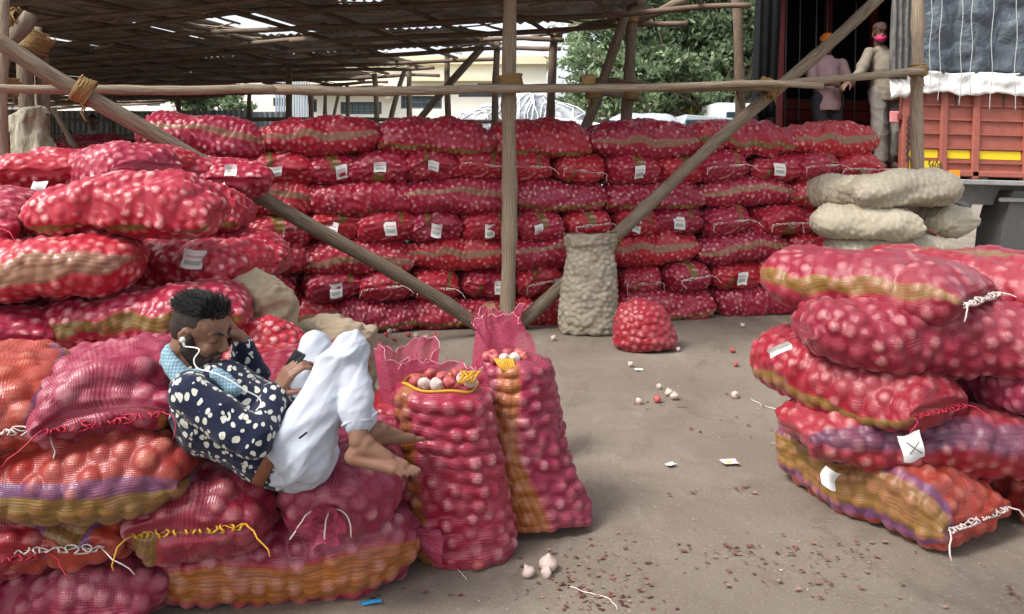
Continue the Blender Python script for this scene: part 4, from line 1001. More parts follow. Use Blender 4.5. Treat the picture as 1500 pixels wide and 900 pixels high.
def knot(o, x, r=.05, seed=0, tuft=.07, thread='thread_white'):
    "bunched net tied off at the +x end"
    rs_ = random.Random(seed); V = []; f = []; n = 28; prof = [(-.03, 1.5), (-.012, .8), (0, .42), (.010, .55), (.03, .95), (.05, 1.15)]
    for i, (dx, k) in enumerate(prof):
        for j in range(n): a = 2 * math.pi * j / n; q = r * k * (1 + .28 * math.sin(a * 6 + i * .3) + .12 * math.sin(a * 11 + i)); V.append((x + dx * tuft / .05 + .008 * math.sin(a * 3) * (i > 3), q * math.cos(a), q * .8 * math.sin(a) - .012 * max(0, i - 2)))
    for i in range(len(prof) - 1):
        for j in range(n): f.append((i*n+j, i*n+(j+1)%n, (i+1)*n+(j+1)%n, (i+1)*n+j))
    t = pydata('tied_mouth', V, f, M['loose_net'], o, True); m = MB()
    for k in range(3): m.tube([(x + .002 * k, r * .50 * math.cos(a * .5), r * .42 * math.sin(a * .5) - .004) for a in range(13)], .0035, 5)
    for sg in (-1, 1, .3):
        q = [Vector((x + .01, 0, 0))]; v = Vector((.012, .022 * sg, .008))
        for _ in range(8): q.append(q[-1] + v); v = v * .82 + Vector((rs_.uniform(-.003, .004), rs_.uniform(-.006, .006), -.005))
        m.tube(q, .0028, 4)
    m.build('tie_cord', M[thread], t, True)
knot(kn, .325, .055, 1); knot(k1, .445, .06, 2, .09, 'thread_red')

G3 = 'onion sacks of the near right pile'
near(1282, 757, 3.50, .92, .46, .27, -63, 'bottom onion sack of the right pile with yellow band and white lacing', 'net_orange', seed=100, stripe=(172, .08), group=G3, lace='thread_white', z=.13, od=.064, lr=.004)
near(1505, 757, 3.55, .85, .46, .26, -80, 'orange onion sack at the bottom right corner beside the yellow banded one', 'net_orange', seed=101, stripe=(20, .04), group=G3, lace='thread_red', z=.13, od=.064)
s = near(1362, 665, 3.42, 1.16, .48, .26, -2, 'onion sack with purple band and pinned white paper, second up in the right pile', 'net_purple', seed=102, stripe=(158, .06), group=G3, z=.345, ends=('round', 'seam'), od=.06, pitch=1.0)
tag_at(s, 1216, 702, 3.10, .075, .07, (-15, 28, 10), 9, 'paper', 'crumpled blank white paper')
s = near(1238, 595, 3.56, .88, .46, .27, -61, 'crimson onion sack with olive side stripe, third up in the right pile', 'net_crimson', seed=103, stripe=(196, .03), group=G3, lace='thread_red', z=.555, od=.06, pitch=2)
tg = tag_at(s, 1336, 655, 3.0, .088, .095, (-6, -9, -6), 10, 'paper', 'white paper marked with a cross')
xm = MB()
for (x0, z0, x1, z1) in ((-.022, -.025, .026, -.07), (.024, -.028, -.024, -.072)):
    xm.tube([(x0, -.004, z0), ((x0 + x1) / 2, -.010, (z0 + z1) / 2), (x1, -.006, z1)], .0018, 4)
xm.v = [(a_, b_ - .012, c_) for a_, b_, c_ in xm.v]; xm.build('ink_cross', simple('black ink', (.02, .02, .03), .5), tg)
near(1462, 600, 3.58, .84, .42, .26, -82, 'dark magenta onion sack with yellow cord mouth, third up at right', 'net_magenta', seed=104, stripe=None, group=G3, lace='thread_yellow', lr=.004, z=.56, od=.058)
s = near(1372, 525, 3.42, 1.14, .48, .27, -3, 'long onion sack with bulbs showing at its left mouth, fourth up in right pile', 'net_crimson', seed=105, stripe=None, group=G3, z=.765, ends=('round', 'seam'), od=.062, pitch=2)
tag_at(s, 1141, 512, 3.42, .035, .10, (-20, 62, -25), 12, 'paper', 'curled white paper slip')
near(1272, 430, 3.62, .92, .52, .27, -52, 'large smooth red onion sack with olive edge stripe on top of the right pile', 'net_crimson', seed=106, stripe=(170, .035), group=G3, lace='thread_white', lr=.004, z=.95, od=.064, pitch=0, amp=.18)
near(1445, 435, 3.7, .95, .52, .27, -48, 'dark red onion sack beside the large smooth one at the right edge', 'net_crimson', seed=107, stripe=(80, .06), group=G3, lace='thread_red', z=.935, od=.062, amp=.18)
for i, (x, y, z) in enumerate([(1.95, 4.2, .13), (2.4, 4.2, .13), (1.95, 4.2, .39), (2.4, 4.2, .39), (1.9, 4.2, .65), (2.4, 4.2, .65), (2.0, 4.15, .90), (2.45, 4.1, .90)]):
    near(0, 0, 1, .8, .46, .26, 60, 'red onion sack at the back of the right pile', 'net_crimson', seed=110 + i, group=G3, nu=70, nv=44) .location = (x, y, z)

# garlic sacks
G4 = 'white garlic sacks stacked before the lorry'
near(1320, 278, 7.3, 1.02, .5, .32, 4, 'full white garlic sack lying on top of the pale stack', 'jute_white', 'garlic_sack', seed=120, stripe=None, group=G4, od=.05, nu=110, nv=64, amp=.25, bend=-.03, ends=('round', 'seam'), boxy=2.3)
near(1232, 284, 7.7, .8, .46, .32, -75, 'white garlic sack end-on at the stack\'s upper left', 'jute_white', 'garlic_sack', seed=121, stripe=None, group=G4, od=.05, nu=90, nv=60, amp=.25, lace='thread_white', boxy=2.3)
near(1265, 327, 7.25, .86, .48, .30, -8, 'white garlic sack with mouth at right, middle of the stack', 'jute_white', 'garlic_sack', seed=122, stripe=None, group=G4, od=.05, nu=100, nv=60, amp=.25, lace='thread_red', boxy=2.3)
near(1362, 322, 7.6, .75, .42, .30, -70, 'white garlic sack end, middle of the stack under the lorry bed', 'jute_white', 'garlic_sack', seed=123, stripe=None, group=G4, od=.05, nu=90, nv=60, amp=.25, boxy=2.3)
near(1297, 362, 7.35, 1.12, .5, .28, 2, 'white garlic sack lowest in view behind the right onion pile', 'jute_white', 'garlic_sack', seed=124, stripe=None, group=G4, od=.05, nu=100, nv=60, amp=.25, boxy=2.3)
for i in range(3): near(1300, 400, 7.4, 1.1, .5, .27, 2 + i, 'white garlic sack low in the stack before the lorry', 'jute_white', 'garlic_sack', seed=125 + i, stripe=None, group=G4, z=.12 + i * .2, nu=60, nv=40, boxy=2.3)

# ---- upright sacks
def upright(base, top, r0, r1, label, mat, kind='onion_sack', seed=0, od=.058, mouth='open', stripe=(200, .035), rows=True, nu=150, nv=110, amp=.32, flare=.0, squash=.85, group=None, sq_exp=2.4, profile=None, yaw=0):
    rs = np.random.RandomState(seed); base = Vector(base); top = Vector(top); H = (top - base).length
    t = np.linspace(0, 1, nu); th = np.linspace(0, 2 * np.pi, nv, endpoint=False); n = 2 / sq_exp
    cx = np.sign(np.cos(th)) * np.abs(np.cos(th)) ** n; cy = np.sign(np.sin(th)) * np.abs(np.sin(th)) ** n * squash
    rad = r0 + (r1 - r0) * t
    rad = rad * np.clip((t + .004) / .05, .0, 1) ** .35
    if profile:
        rad = np.interp(t, [p[0] for p in profile], [p[1] for p in profile]); k_ = max(3, nu // 12); mid = np.convolve(np.pad(rad, k_, mode='edge'), np.ones(2 * k_ + 1) / (2 * k_ + 1), 'valid'); wt_ = np.clip(np.minimum(t, 1 - t) / .12, 0, 1); rad = rad * (1 - wt_) + mid * wt_
    if mouth == 'shut': rad = rad * np.clip((1.004 - t) / .2, .02, 1) ** .5
    elif mouth == 'open': rad = rad * (1 - .22 * np.clip((t - .93) / .07, 0, 1) ** 2)
    if rows: rad = rad * (1 + .022 * np.sin(t * H / (od * .98) * 2 * np.pi + .8 * np.sin(t * 9)))
    b2 = base.copy(); ax = (top - base)
    cen = np.array([[*(base + ax * float(k))] for k in t])
    cen = cen - np.array(base); cen[:, 2] = t * ax.z
    P = np.stack([cen[:, 0:1] + rad[:, None] * cx[None], cen[:, 1:2] + rad[:, None] * cy[None], cen[:, 2:3] + np.zeros((1, nv))], -1)
    if rows: P[..., 2] += .012 * np.sin(th * 2 + seed)[None] * np.sin(t * np.pi)[:, None] + .006 * np.sin(th * 5 + t[:, None] * 8)
    P = lowfreq(P, .010, rs, 7)
    if mat in ('jute', 'jute_white'): P = lowfreq(P, .004, rs, 24); P = lowfreq(P, .002, rs, 60)
    P[..., 2] = np.maximum(P[..., 2], .0)
    keep = (np.clip(t / .04, 0, 1) * np.clip((1 - t) / .05, 0, 1))[:, None] * np.ones(nv)[None]
    Q, dome, rnd = onion_bumps(P, od, od * amp, rs, keep=keep); Q[..., 2] = np.maximum(Q[..., 2], .002)
    if stripe:
        d = (np.degrees(th) - stripe[0] + 180) % 360 - 180; st = (np.radians(d) * (r0 + r1) / 2)[None] / stripe[1] + .25 * np.sin(t * 5 + seed)[:, None]
    else: st = np.full((nu, nv), 9.0)
    uv = np.stack([np.repeat((th * r0)[None], nu, 0), np.repeat((t * H)[:, None], nv, 1)], -1)
    me = grid_mesh(kind, Q, dict(apex=dome, rnd=rnd, stripe=st, uv=uv), mat=M[mat]); o = bpy.data.objects.new(kind, me); col.objects.link(o); o.location = base; setp(o, label, 'sack', group)
    return o, Q[-1], cen[-1]
def frill(parent, ring, height, flare, lean=(0, 0, 0), seed=0, name='loose_mouth', arc=None, pinch=0):
    "slack net standing above the filled part"
    rs = np.random.RandomState(seed); ring = np.asarray(ring); n = len(ring); c = ring.mean(0); nu = 22; V = []
    for i in range(nu):
        t = i / (nu - 1); w = 1 + flare * math.sin(t * math.pi / 2) ** 1.5 - pinch * math.sin(t * math.pi)
        for j in range(n):
            a = 2 * math.pi * j / n; h = height * (1 + .14 * math.sin(a * 2 + seed) + .04 * math.sin(a * 5 + seed * 2))
            p = c + (ring[j] - c) * (w + t * .10 * math.sin(a * 7 + seed + 2.5 * t) + t * .05 * math.sin(a * 13 + t * 4)) + np.array(lean) * t * t
            p = p + np.array([0, 0, t * h + .008 * t * math.sin(a * 17 + i)]); V.append(tuple(p))
    f = [(i*n+j, i*n+(j+1)%n, (i+1)*n+(j+1)%n, (i+1)*n+j) for i in range(nu-1) for j in range(n) if arc is None or arc[0] <= (j / n * 360) % 360 <= arc[1]]
    o = pydata(name, V, f, M['loose_net'], parent, True)
    hem = MB(); top = [Vector(V[(nu-1)*n+j]) for j in range(n) if arc is None or arc[0] <= (j / n * 360) <= arc[1]]; hem.tube(top[::2], .0022, 4, closed=arc is None); hem.build('hem_thread', M['thread_pink'], o, True)
    fz = MB(); r2 = random.Random(seed)
    for _ in range(36):
        p = Vector(r2.choice(top)); q = p + Vector((r2.uniform(-.015, .015), r2.uniform(-.015, .015), r2.uniform(.005, .03))); fz.tube([p, q], .0012, 3)
    setp(fz.build('frayed_threads', M['thread_red'], o), kind='stuff'); return o
def bulb(c, r, m='garlic', parent=None, seed=0, name='garlic_bulb', tilt=None):
    rs = random.Random(seed); v = []; f = []; nv, nu = 14, 10; Mx = Euler((rs.uniform(-1.2, 1.2), rs.uniform(-1.2, 1.2), rs.uniform(0, 6))).to_matrix() if tilt is None else tilt
    for i in range(nu + 1):
        t = i / nu; z = -math.cos(t * math.pi) * .72; rr = math.sin(t * math.pi) ** .8
        if t > .8: z = .58 + (t - .8) * 3.4; rr = .34 * (1 - (t - .8) / .2) ** .6 + .10
        if i == nu: rr = .06
        for j in range(nv): a = 2 * math.pi * j / nv; k = rr * (1 + .09 * abs(math.sin(a * 3)) * (t < .85)); v.append(Vector(c) + Mx @ Vector((k * math.cos(a), k * math.sin(a), z)) * r)
    for i in range(nu):
        for j in range(nv): f.append((i*nv+j, i*nv+(j+1)%nv, (i+1)*nv+(j+1)%nv, (i+1)*nv+j))
    f.append(tuple(range(nv))[::-1]); f.append(tuple(nu*nv+j for j in range(nv)))
    return pydata(name, v, f, M[m], parent, True)
G5 = 'upright onion sacks at the near pile\'s end'
b1 = GP(683, 838); b1 += Vector((0, .16, 0)); t1 = U(648, 556, b1.y + .02)
o, ring, ct = upright(b1, t1, .185, .178, 'upright magenta sack filled to the brim, with orange stripe, beside the man\'s feet', 'net_magenta', seed=130, stripe=(222, .042), group=G5, od=.056)
for k, (dx, dy) in enumerate(((-.06, -.08), (-.015, -.09), (.03, -.06), (-.10, -.03), (.0, 0), (.08, .0), (-.05, .05), (.05, .06), (.11, -.05))):
    bulb(Vector((ct[0] + dx, ct[1] + dy, ct[2] + .005)), .026, 'garlic' if k in (0, 1, 5, 8) else 'onion', o, k)
ringm = MB(); ringm.tube([Vector(p) + Vector((0, 0, .004)) for p in ring[::2]], .006, 5, closed=True); ringm.build('rolled_hem', M['thread_yellow'], o, True)
frill(o, ring, .055, .06, seed=3, arc=(0, 185))
cy = MB()
for k in range(9): cy.tube([Vector((ct[0] + .10, ct[1] - .06, ct[2] + .03)) + Vector((.03 * math.cos(k), .02 * math.sin(k), 0)), Vector((ct[0] + .105 + .01 * k - .03, ct[1] - .07, ct[2] + .05)), Vector((ct[0] + .09 + .03 * math.sin(k * 2), ct[1] - .09, ct[2] + .01))], .004, 4)
cy.build('cord_end', M['thread_yellow'], o, True)
b2 = GP(792, 796); b2 += Vector((0, .17, 0)); t2 = U(750, 522, b2.y + .04)
o, ring, ct = upright(b2, t2, .185, .165, 'taller upright magenta sack leaning left, with orange stripe and raised net flap', 'net_magenta', seed=131, stripe=(262, .042), group=G5, od=.056)
for k, (dx, dy) in enumerate(((-.05, -.08), (-.01, -.09), (.03, -.08), (-.06, -.02), (.0, 0), (.05, .0), (-.08, -.05), (.07, -.05))):
    bulb(Vector((ct[0] + dx - .02, ct[1] + dy, ct[2] + .01)), .024, 'garlic' if k in (1, 2) else 'onion', o, 20 + k)
frill(o, ring, .12, .02, (-.06, 0, .02), seed=5, arc=(20, 200))
cy = MB()
for k in range(8): cy.tube([Vector((ct[0] - .07 + .01 * k, ct[1] - .12, ct[2] + .02)), Vector((ct[0] - .05 + .01 * k, ct[1] - .14, ct[2] - .01 - .006 * k)), Vector((ct[0] - .02 + .008 * k, ct[1] - .13, ct[2] - .03))], .005, 4)
cy.build('cord_end', M['thread_yellow'], o, True)
b3 = drop(605, 700, 3.45)
o, ring, ct = upright(b3, U(600, 580, 3.45), .17, .165, 'half hidden upright sack behind, its slack pink mouth gathered wide', 'net_crimson', seed=132, stripe=None, group=G5)
frill(o, ring, .20, .12, (0, 0, 0), seed=7)
b4 = drop(735, 700, 4.0)
o, ring, ct = upright(b4, U(725, 545, 4.0), .17, .15, 'rearmost upright sack of the four, tall slack net mouth rising behind', 'net_crimson', seed=133, stripe=None, group=G5)
frill(o, ring, .30, .0, (.05, 0, .0), seed=9, pinch=.05)
# lone little sack and the garlic sack by the wall
b = GP(955, 520); b.y += .2
upright(b, (b.x - .06, b.y + .03, .39), .25, .15, 'small dumpy red onion sack standing alone on the bare floor', 'net_crimson', seed=134, stripe=None, od=.055, rows=False, sq_exp=2.1, squash=.8, mouth='shut',
        profile=[(0, .16), (.04, .22), (.15, .25), (.4, .235), (.7, .20), (.85, .17), (.95, .12), (1, .04)])
b = GP(862, 488); b.y += .0
o, ring, ct = upright(b, (b.x + .02, b.y + .02, .86), .23, .2, 'tall pale garlic sack standing against the onion wall by the diagonal pole', 'jute_white', 'garlic_sack', seed=135, stripe=None, od=.05, rows=False, sq_exp=2.3, squash=.72, mouth='none', amp=.30,
        profile=[(0, .20), (.03, .235), (.12, .25), (.5, .235), (.75, .20), (.82, .17), (.9, .20), (1, .235)])
# jute sacks behind the man
M['jute_b'] = M['jute']
b = drop(376, 450, 4.2); upright(b, (b.x, b.y, 1.5 - (397 - 235) / F * 4.1), .19, .19, 'tan jute sack standing tall behind the round red sack', 'jute', 'jute_sack', seed=136, stripe=None, od=.05, amp=.12, sq_exp=2.2, mouth='shut', rows=False,
        profile=[(0, .16), (.04, .19), (.7, .19), (.88, .185), (.95, .17), (.985, .12), (1, .05)])
b = drop(392, 550, 3.95); upright(b, (b.x, b.y, 1.5 - (452 - 235) / F * 3.95), .17, .16, 'round topped red onion sack between the man\'s raised arm and the jute sacks', 'net_red', seed=137, stripe=None, od=.04, sq_exp=2.1, mouth='shut', rows=False,
        profile=[(0, .15), (.05, .175), (.7, .178), (.85, .165), (.93, .13), (.98, .075), (1, .02)])
b = drop(487, 520, 4.4); upright(b, (b.x, b.y, 1.5 - (455 - 235) / F * 4.4), .2, .2, 'rounded jute sack seen above the man\'s knees', 'jute', 'jute_sack', seed=138, stripe=None, od=.05, amp=.10, sq_exp=2.2, mouth='shut', rows=False,
        profile=[(0, .2), (.05, .23), (.8, .235), (.9, .21), (.96, .16), (1, .04)])
b = drop(530, 560, 3.9); upright(b, (b.x, b.y, .38), .15, .1, 'slumped jute sack low beside the man\'s shins', 'jute', 'jute_sack', seed=139, stripe=None, od=.05, amp=.10, sq_exp=2.2, mouth='shut', rows=False,
        profile=[(0, .13), (.05, .15), (.7, .13), (.9, .10), (1, .04)])
# far heaps inside the shed, at the left
for i, (px, py, d, yw) in enumerate([(20, 225, 11, 10), (85, 232, 10, 0), (95, 225, 10, 10), (140, 215, 11, 60), (165, 222, 11.5, 20), (205, 218, 12, 0), (190, 228, 10, 10), (30, 212, 12, 0), (240, 222, 12, 5)]):
    o = bpy.data.objects.new('onion_sack', LONGS[i % 7]); col.objects.link(o); p = U(px, py, d); place(o, p, yw)
    setp(o, 'red onion sack in the far heap inside the shed, before the metal fence', 'sack', 'far red sacks under the shed')
    z = p.z - .26
    while z > p.z - .6:
        q = bpy.data.objects.new('onion_sack', LONGS[(i + int(z * 10)) % 7]); col.objects.link(q); place(q, (p.x, p.y, z), yw); setp(q, 'red onion sack in the far heap inside the shed, before the metal fence', 'sack', 'far red sacks under the shed'); z -= .26

# ================================================================ LITTER
def skins():
    rs = random.Random(21); m = MB(); m2 = MB()
    def flake(mm, p, s, lift=.004):
        a = rs.uniform(0, 6.3); n = rs.choice((6, 7, 8)); c = Vector(p) + Vector((0, 0, lift)); ring = []
        cu = rs.uniform(.1, .4) * s
        for k in range(n): b = a + 2 * math.pi * k / n; r = s * rs.uniform(.5, 1.1); ring.append(c + Vector((math.cos(b) * r, math.sin(b) * r * .7, abs(rs.gauss(0, 1)) * cu)))
        mm.add([c] + ring, [(0, k + 1, (k + 1) % n + 1) for k in range(n)])
    clusters = [(870, 872, .10, 60), (835, 855, .1, 20), (900, 825, .12, 26), (985, 815, .12, 26), (1075, 812, .07, 30), (1190, 805, .16, 40), (1230, 820, .07, 18), (1130, 850, .1, 14), (1190, 868, .04, 8), (930, 885, .08, 16),
                (1080, 716, .05, 14), (1005, 722, .03, 8), (1075, 580, .06, 12), (700, 780, .12, 14), (960, 590, .12, 14), (1180, 560, .2, 16), (1100, 620, .2, 14), (1000, 620, .3, 18), (880, 790, .08, 10), (540, 880, .1, 10), (820, 835, .1, 14), (1270, 870, .2, 14), (1480, 875, .05, 8), (1420, 840, .2, 14), (640, 860, .08, 10)]
    for (px, py, sp, n) in clusters:
        c = GP(px, py)
        for _ in range(int(n * 1.5)): p = c + Vector((rs.gauss(0, sp), rs.gauss(0, sp * .7), 0)); flake(m, p, rs.choice((.003, .005, .008, .013)) * rs.uniform(.7, 1.3), .002 + rs.random() * .005)
    for _ in range(900):
        y = rs.uniform(2.4, 9); x = rs.uniform(-1.5, 3.2) * y / 5 + .6; flake(m if rs.random() < .4 else m2, (x, y, 0), rs.uniform(.002, .007), .003)
    t = NT('dry onion skin'); g = t.n.new('ShaderNodeNewGeometry'); a = t.done(t.ramp(g.outputs['Random Per Island'], [(0, (.10, .03, .03)), (.5, (.19, .075, .06)), (1, (.33, .22, .17))]), .5)
    setp(m.build('onion_skins', a), 'dry dark red onion skins littered over the concrete floor', kind='stuff')
    t = NT('pale chaff'); g = t.n.new('ShaderNodeNewGeometry'); a = t.done(t.ramp(g.outputs['Random Per Island'], [(0, (.08, .06, .05)), (.4, (.3, .25, .2)), (1, (.6, .55, .48))]), .7)
    setp(m2.build('pale_chaff', a), 'pale garlic chaff and crumbs scattered over the concrete floor', kind='stuff')
skins()
GB = 'loose bulbs on the floor'
floor_bulbs = [(774, 846, .022, 'garlic', 'loose white garlic bulb at left of the pair before the upright sacks'), (803, 836, .031, 'garlic', 'larger garlic bulb of the pair before the upright sacks'), (800, 846, .02, 'garlic', 'small garlic bulb touching the larger one of the pair'), (700, 836, .022, 'onion', 'pink onion bulb lying against the foot of the upright sack'),
               (980, 580, .024, 'garlic', 'garlic bulb at the back of the small group on bare floor'), (988, 586, .026, 'garlic', 'rightmost garlic bulb of the small group on bare floor'), (963, 590, .024, 'onion', 'brownish bulb at the front of the small floor group'), (936, 592, .02, 'garlic', 'single pale bulb left of the small floor group'), (965, 570, .018, 'garlic', 'farthest bulb of the small floor group'),
               (1077, 583, .022, 'garlic', 'pale bulb on onion skins midway to the right pile'), (1112, 512, .02, 'onion', 'dark bulb on the floor left of the right pile'), (1073, 517, .02, 'onion', 'brown bulb on the floor beyond the paper scraps')]
for i, (px, py, r, m_, lb) in enumerate(floor_bulbs):
    p = GP(px, py); p.z = r * .72 + .003; o = bulb((0, 0, 0), r * 1.05, m_, None, 60 + i, 'garlic_bulb' if m_ == 'garlic' else 'onion_bulb'); o.location = p; setp(o, lb, 'bulb', GB)
for i in range(26):
    px = rs.choice([rs.gauss(862, 26), rs.gauss(580, 30), rs.uniform(780, 1130)]); py = rs.uniform(483, 492) if 820 < px < 900 else rs.uniform(478, 545) if px > 900 else rs.uniform(486, 500)
    p = GP(px, py); p.z = .02; o = bulb((0, 0, 0), rs.uniform(.018, .026), 'garlic' if i % 3 else 'onion', None, 90 + i, 'garlic_bulb' if i % 3 else 'onion_bulb'); o.location = p
    setp(o, ('small white garlic bulb' if i % 3 else 'small brownish onion bulb') + ' lying on the floor near the wall of sacks', 'bulb', 'loose bulbs scattered along the wall of sacks')
def scrap(px, py, w, h, yaw, label, mat, name='paper_scrap'):
    p = GP(px, py); v, f, uv = tag_mesh(w, h, int(px)); o = pydata(name, v, f, mat, None, True, uv); o.location = p + Vector((0, h / 2, .012)); o.rotation_euler = (R(-90), 0, R(yaw)); o.scale = (1, .3, 1); o.location.z = .011; setp(o, label, 'paper'); return o
def card_mat():
    t = NT('printed packet'); uv = t.n.new('ShaderNodeUVMap').outputs[0]; sp = t.n.new('ShaderNodeSeparateXYZ'); t.l.new(uv, sp.inputs[0])
    e = t.math('MAXIMUM', t.math('ABSOLUTE', t.math('SUBTRACT', sp.outputs[0], .5)), t.math('ABSOLUTE', t.math('SUBTRACT', sp.outputs[1], .5)))
    b = t.mix(t.sstep(e, .42, .44), (.72, .70, .66), (.65, .45, .5)); d = t.math('ABSOLUTE', t.math('SUBTRACT', sp.outputs[0], .5)); b = t.mix(t.math('MULTIPLY', t.math('SUBTRACT', 1.0, t.sstep(d, .14, .18)), t.math('SUBTRACT', 1.0, t.sstep(e, .2, .25))), b, (.75, .55, .05))
    return t.done(b, .5)
scrap(1068, 680, .082, .075, 3, 'white printed packet with yellow centre lying on the concrete', card_mat())
scrap(980, 684, .05, .04, 30, 'small folded white paper scrap left of the printed packet', M['paper'])
scrap(934, 543, .07, .05, 10, 'thin white paper slip on the floor near the lone sack', M['paper'])
scrap(541, 886, .07, .03, 20, 'bright blue plastic scrap at the foot of the near pile', simple('blue plastic', (.03, .3, .6), .3), 'plastic_scrap')
scrap(645, 822, .04, .03, 50, 'pale paper scrap beside the upright sack', M['paper'])
scrap(1455, 381, .0, .0, 0, 'x', M['paper']) if False else None
def twine():
    m = MB(); rs = random.Random(5)
    for (px, py) in ((1110, 600), (835, 862), (1135, 610), (640, 815), (1130, 652)):
        p = GP(px, py) + Vector((0, 0, .006)); a = rs.uniform(-.5, .5); pts = [p]
        for _ in range(14): a += rs.uniform(-.5, .5); p = p + Vector((math.cos(a), math.sin(a), 0)) * .016; pts.append(p)
        m.tube(pts, .0018, 4)
    setp(m.build('loose_twine', M['thread_white']), 'loose bits of pale twine curled on the concrete floor', kind='stuff')
twine()
# ================================================================ PEOPLE
class Prims:
    "overlapping tapered limbs and ellipsoids melted into one continuous surface"
    def __init__(s): s.m = MB()
    def cap(s, a, b, r0, r1, n=14):
        a, b = Vector(a), Vector(b); d = b - a; L = d.length; ax = d.normalized() if L > 1e-6 else Vector((0, 0, 1)); pts = []; rad = []
        for k in range(5): t = math.pi / 2 * (1 - k / 4); pts.append(a - ax * r0 * math.sin(t)); rad.append(max(r0 * math.cos(t), r0 * .02))
        for k in range(1, 5): t = math.pi / 2 * k / 4; pts.append(b + ax * r1 * math.sin(t)); rad.append(max(r1 * math.cos(t), r1 * .02))
        pts.insert(5, b); rad.insert(5, r1); s.m.tube(pts, rad, n); return s
    def chain(s, pts, rad):
        for i in range(len(pts) - 1): s.cap(pts[i], pts[i + 1], rad[i], rad[i + 1])
        return s
    def ell(s, c, r, M_=None): s.m.ball(c, r, M_, 16, 10); return s
    def mesh(s, name, voxel=.006, smooth_n=4, mat=None, parent=None, disp=None):
        me = bpy.data.meshes.new(name); me.from_pydata(s.m.v, [], s.m.f); o = bpy.data.objects.new(name, me); col.objects.link(o)
        r = o.modifiers.new('r', 'REMESH'); r.mode = 'VOXEL'; r.voxel_size = voxel; q = o.modifiers.new('s', 'SMOOTH'); q.factor = .5; q.iterations = smooth_n
        dg = bpy.context.evaluated_depsgraph_get(); dg.update(); m2 = bpy.data.meshes.new_from_object(o.evaluated_get(dg)); bpy.data.objects.remove(o)
        if disp:
            disp0 = disp; disp = lambda c: np.maximum(disp0(c), -.004)
            n = len(m2.vertices); co = np.empty(n * 3, np.float32); no = np.empty(n * 3, np.float32); m2.vertices.foreach_get('co', co); m2.vertices.foreach_get('normal', no)
            co = co.reshape(-1, 3).astype(float); no = no.reshape(-1, 3); co = co + no * disp(co)[:, None]; m2.vertices.foreach_set('co', co.astype(np.float32).ravel())
        m2.update(); smooth(m2); m2.materials.clear()
        if mat: m2.materials.append(mat)
        m2.name = name; return link(bpy.data.objects.new(name, m2), parent)
def wrinkle(amp, sc=14, dirs=None, seed=0):
    rs = np.random.RandomState(seed); W = []
    for k in range(9):
        w = rs.normal(0, sc, 3)
        if dirs is not None: w = w * .3 + np.array(dirs) * sc * rs.uniform(.8, 2.2)
        W.append((w, rs.uniform(0, 6.3), rs.uniform(.4, 1)))
    def f(co):
        x = co + .012 * np.sin(co[:, [1, 2, 0]] * 23 + seed); h = 0
        for w, p, a in W: h = h + a * (1 - np.abs(np.sin(x @ w * .5 + p))) ** 2
        return (h / 9 - .13) * amp * 2
    return f
def skin_mat(name, c):
    t = NT(name); ob = t.coord('Object'); n = t.noise(22, 4, ob); n2 = t.noise(170, 2, ob)
    b = t.mix(n, tuple(k * .72 for k in c), tuple(k * 1.2 for k in c)); t.b.inputs['Subsurface Weight'].default_value = .08; t.b.inputs['Subsurface Radius'].default_value = (.02, .008, .004)
    t.bump(n2, .12, .002); return t.done(b, .5, 0, .4)
M['skin'] = skin_mat('brown skin', (.235, .118, .075)); M['skin_dark'] = skin_mat('dark brown skin', (.15, .075, .05))
M['hair'] = simple('black hair', (.012, .010, .010), .42, .3, 200, .4)
t_ = NT('clipped hair'); nn = t_.noise(420, 2, t_.coord('Object')); M['hair_short'] = t_.done(t_.ramp(nn, [(.35, (.012, .009, .008)), (.7, (.055, .035, .026))]), .7)

def hand(pr, Mt, curl=(25, 35, 25), spread=6, thumb=(35, 20), size=1.0, side=1, fr=.0085, curls=None):
    """fingers along +X, palm faces -Z, thumb on side*Y; adds to pr"""
    S = size
    def T(p): return Mt @ Vector((p[0] * S, p[1] * S * side, p[2] * S))
    for k, (y, y2) in enumerate(((.030, .028), (.010, .010), (-.010, -.009), (-.028, -.026))):
        pr.cap(T((.005, y * .6, 0)), T((.085 - .004 * abs(k - 1), y2, .002)), .0155 * S, .0125 * S)
    pr.cap(T((-.015, 0, 0)), T((.02, 0, 0)), .024 * S, .022 * S); pr.ell(T((.03, .018, -.010)), .018 * S)
    L = ((.042, .025, .020), (.047, .029, .022), (.043, .027, .021), (.033, .020, .018))
    for k in range(4):
        y = (.028, .010, -.009, -.026)[k]; a = R((1.2 - k) * spread) ; p = Vector((.088 - .004 * abs(k - 1), y, .002)); ang = 0; r = fr * (1.0, 1.02, .98, .88)[k]; cu = curls[k] if curls else curl
        for j in range(3):
            ang += R(cu[j] + (k - 1.5) * 2); q = p + Vector((math.cos(ang) * math.cos(a), math.sin(a) * math.cos(ang), -math.sin(ang))) * L[k][j]
            pr.cap(T(p), T(q), r * S * (1 - .08 * j), r * S * (.92 - .10 * j), 10); p = q
    p = Vector((.015, .026, -.006)); a = R(thumb[0]); d = R(thumb[1])
    for j, (l, r) in enumerate(((.040, .0125), (.032, .0105), (.025, .0095))):
        q = p + Vector((math.cos(a) * math.cos(d), math.sin(a) * math.cos(d), -math.sin(d))) * l; pr.cap(T(p), T(q), r * S, r * S * .9, 10); p = q; a -= R(14); d += R(10)
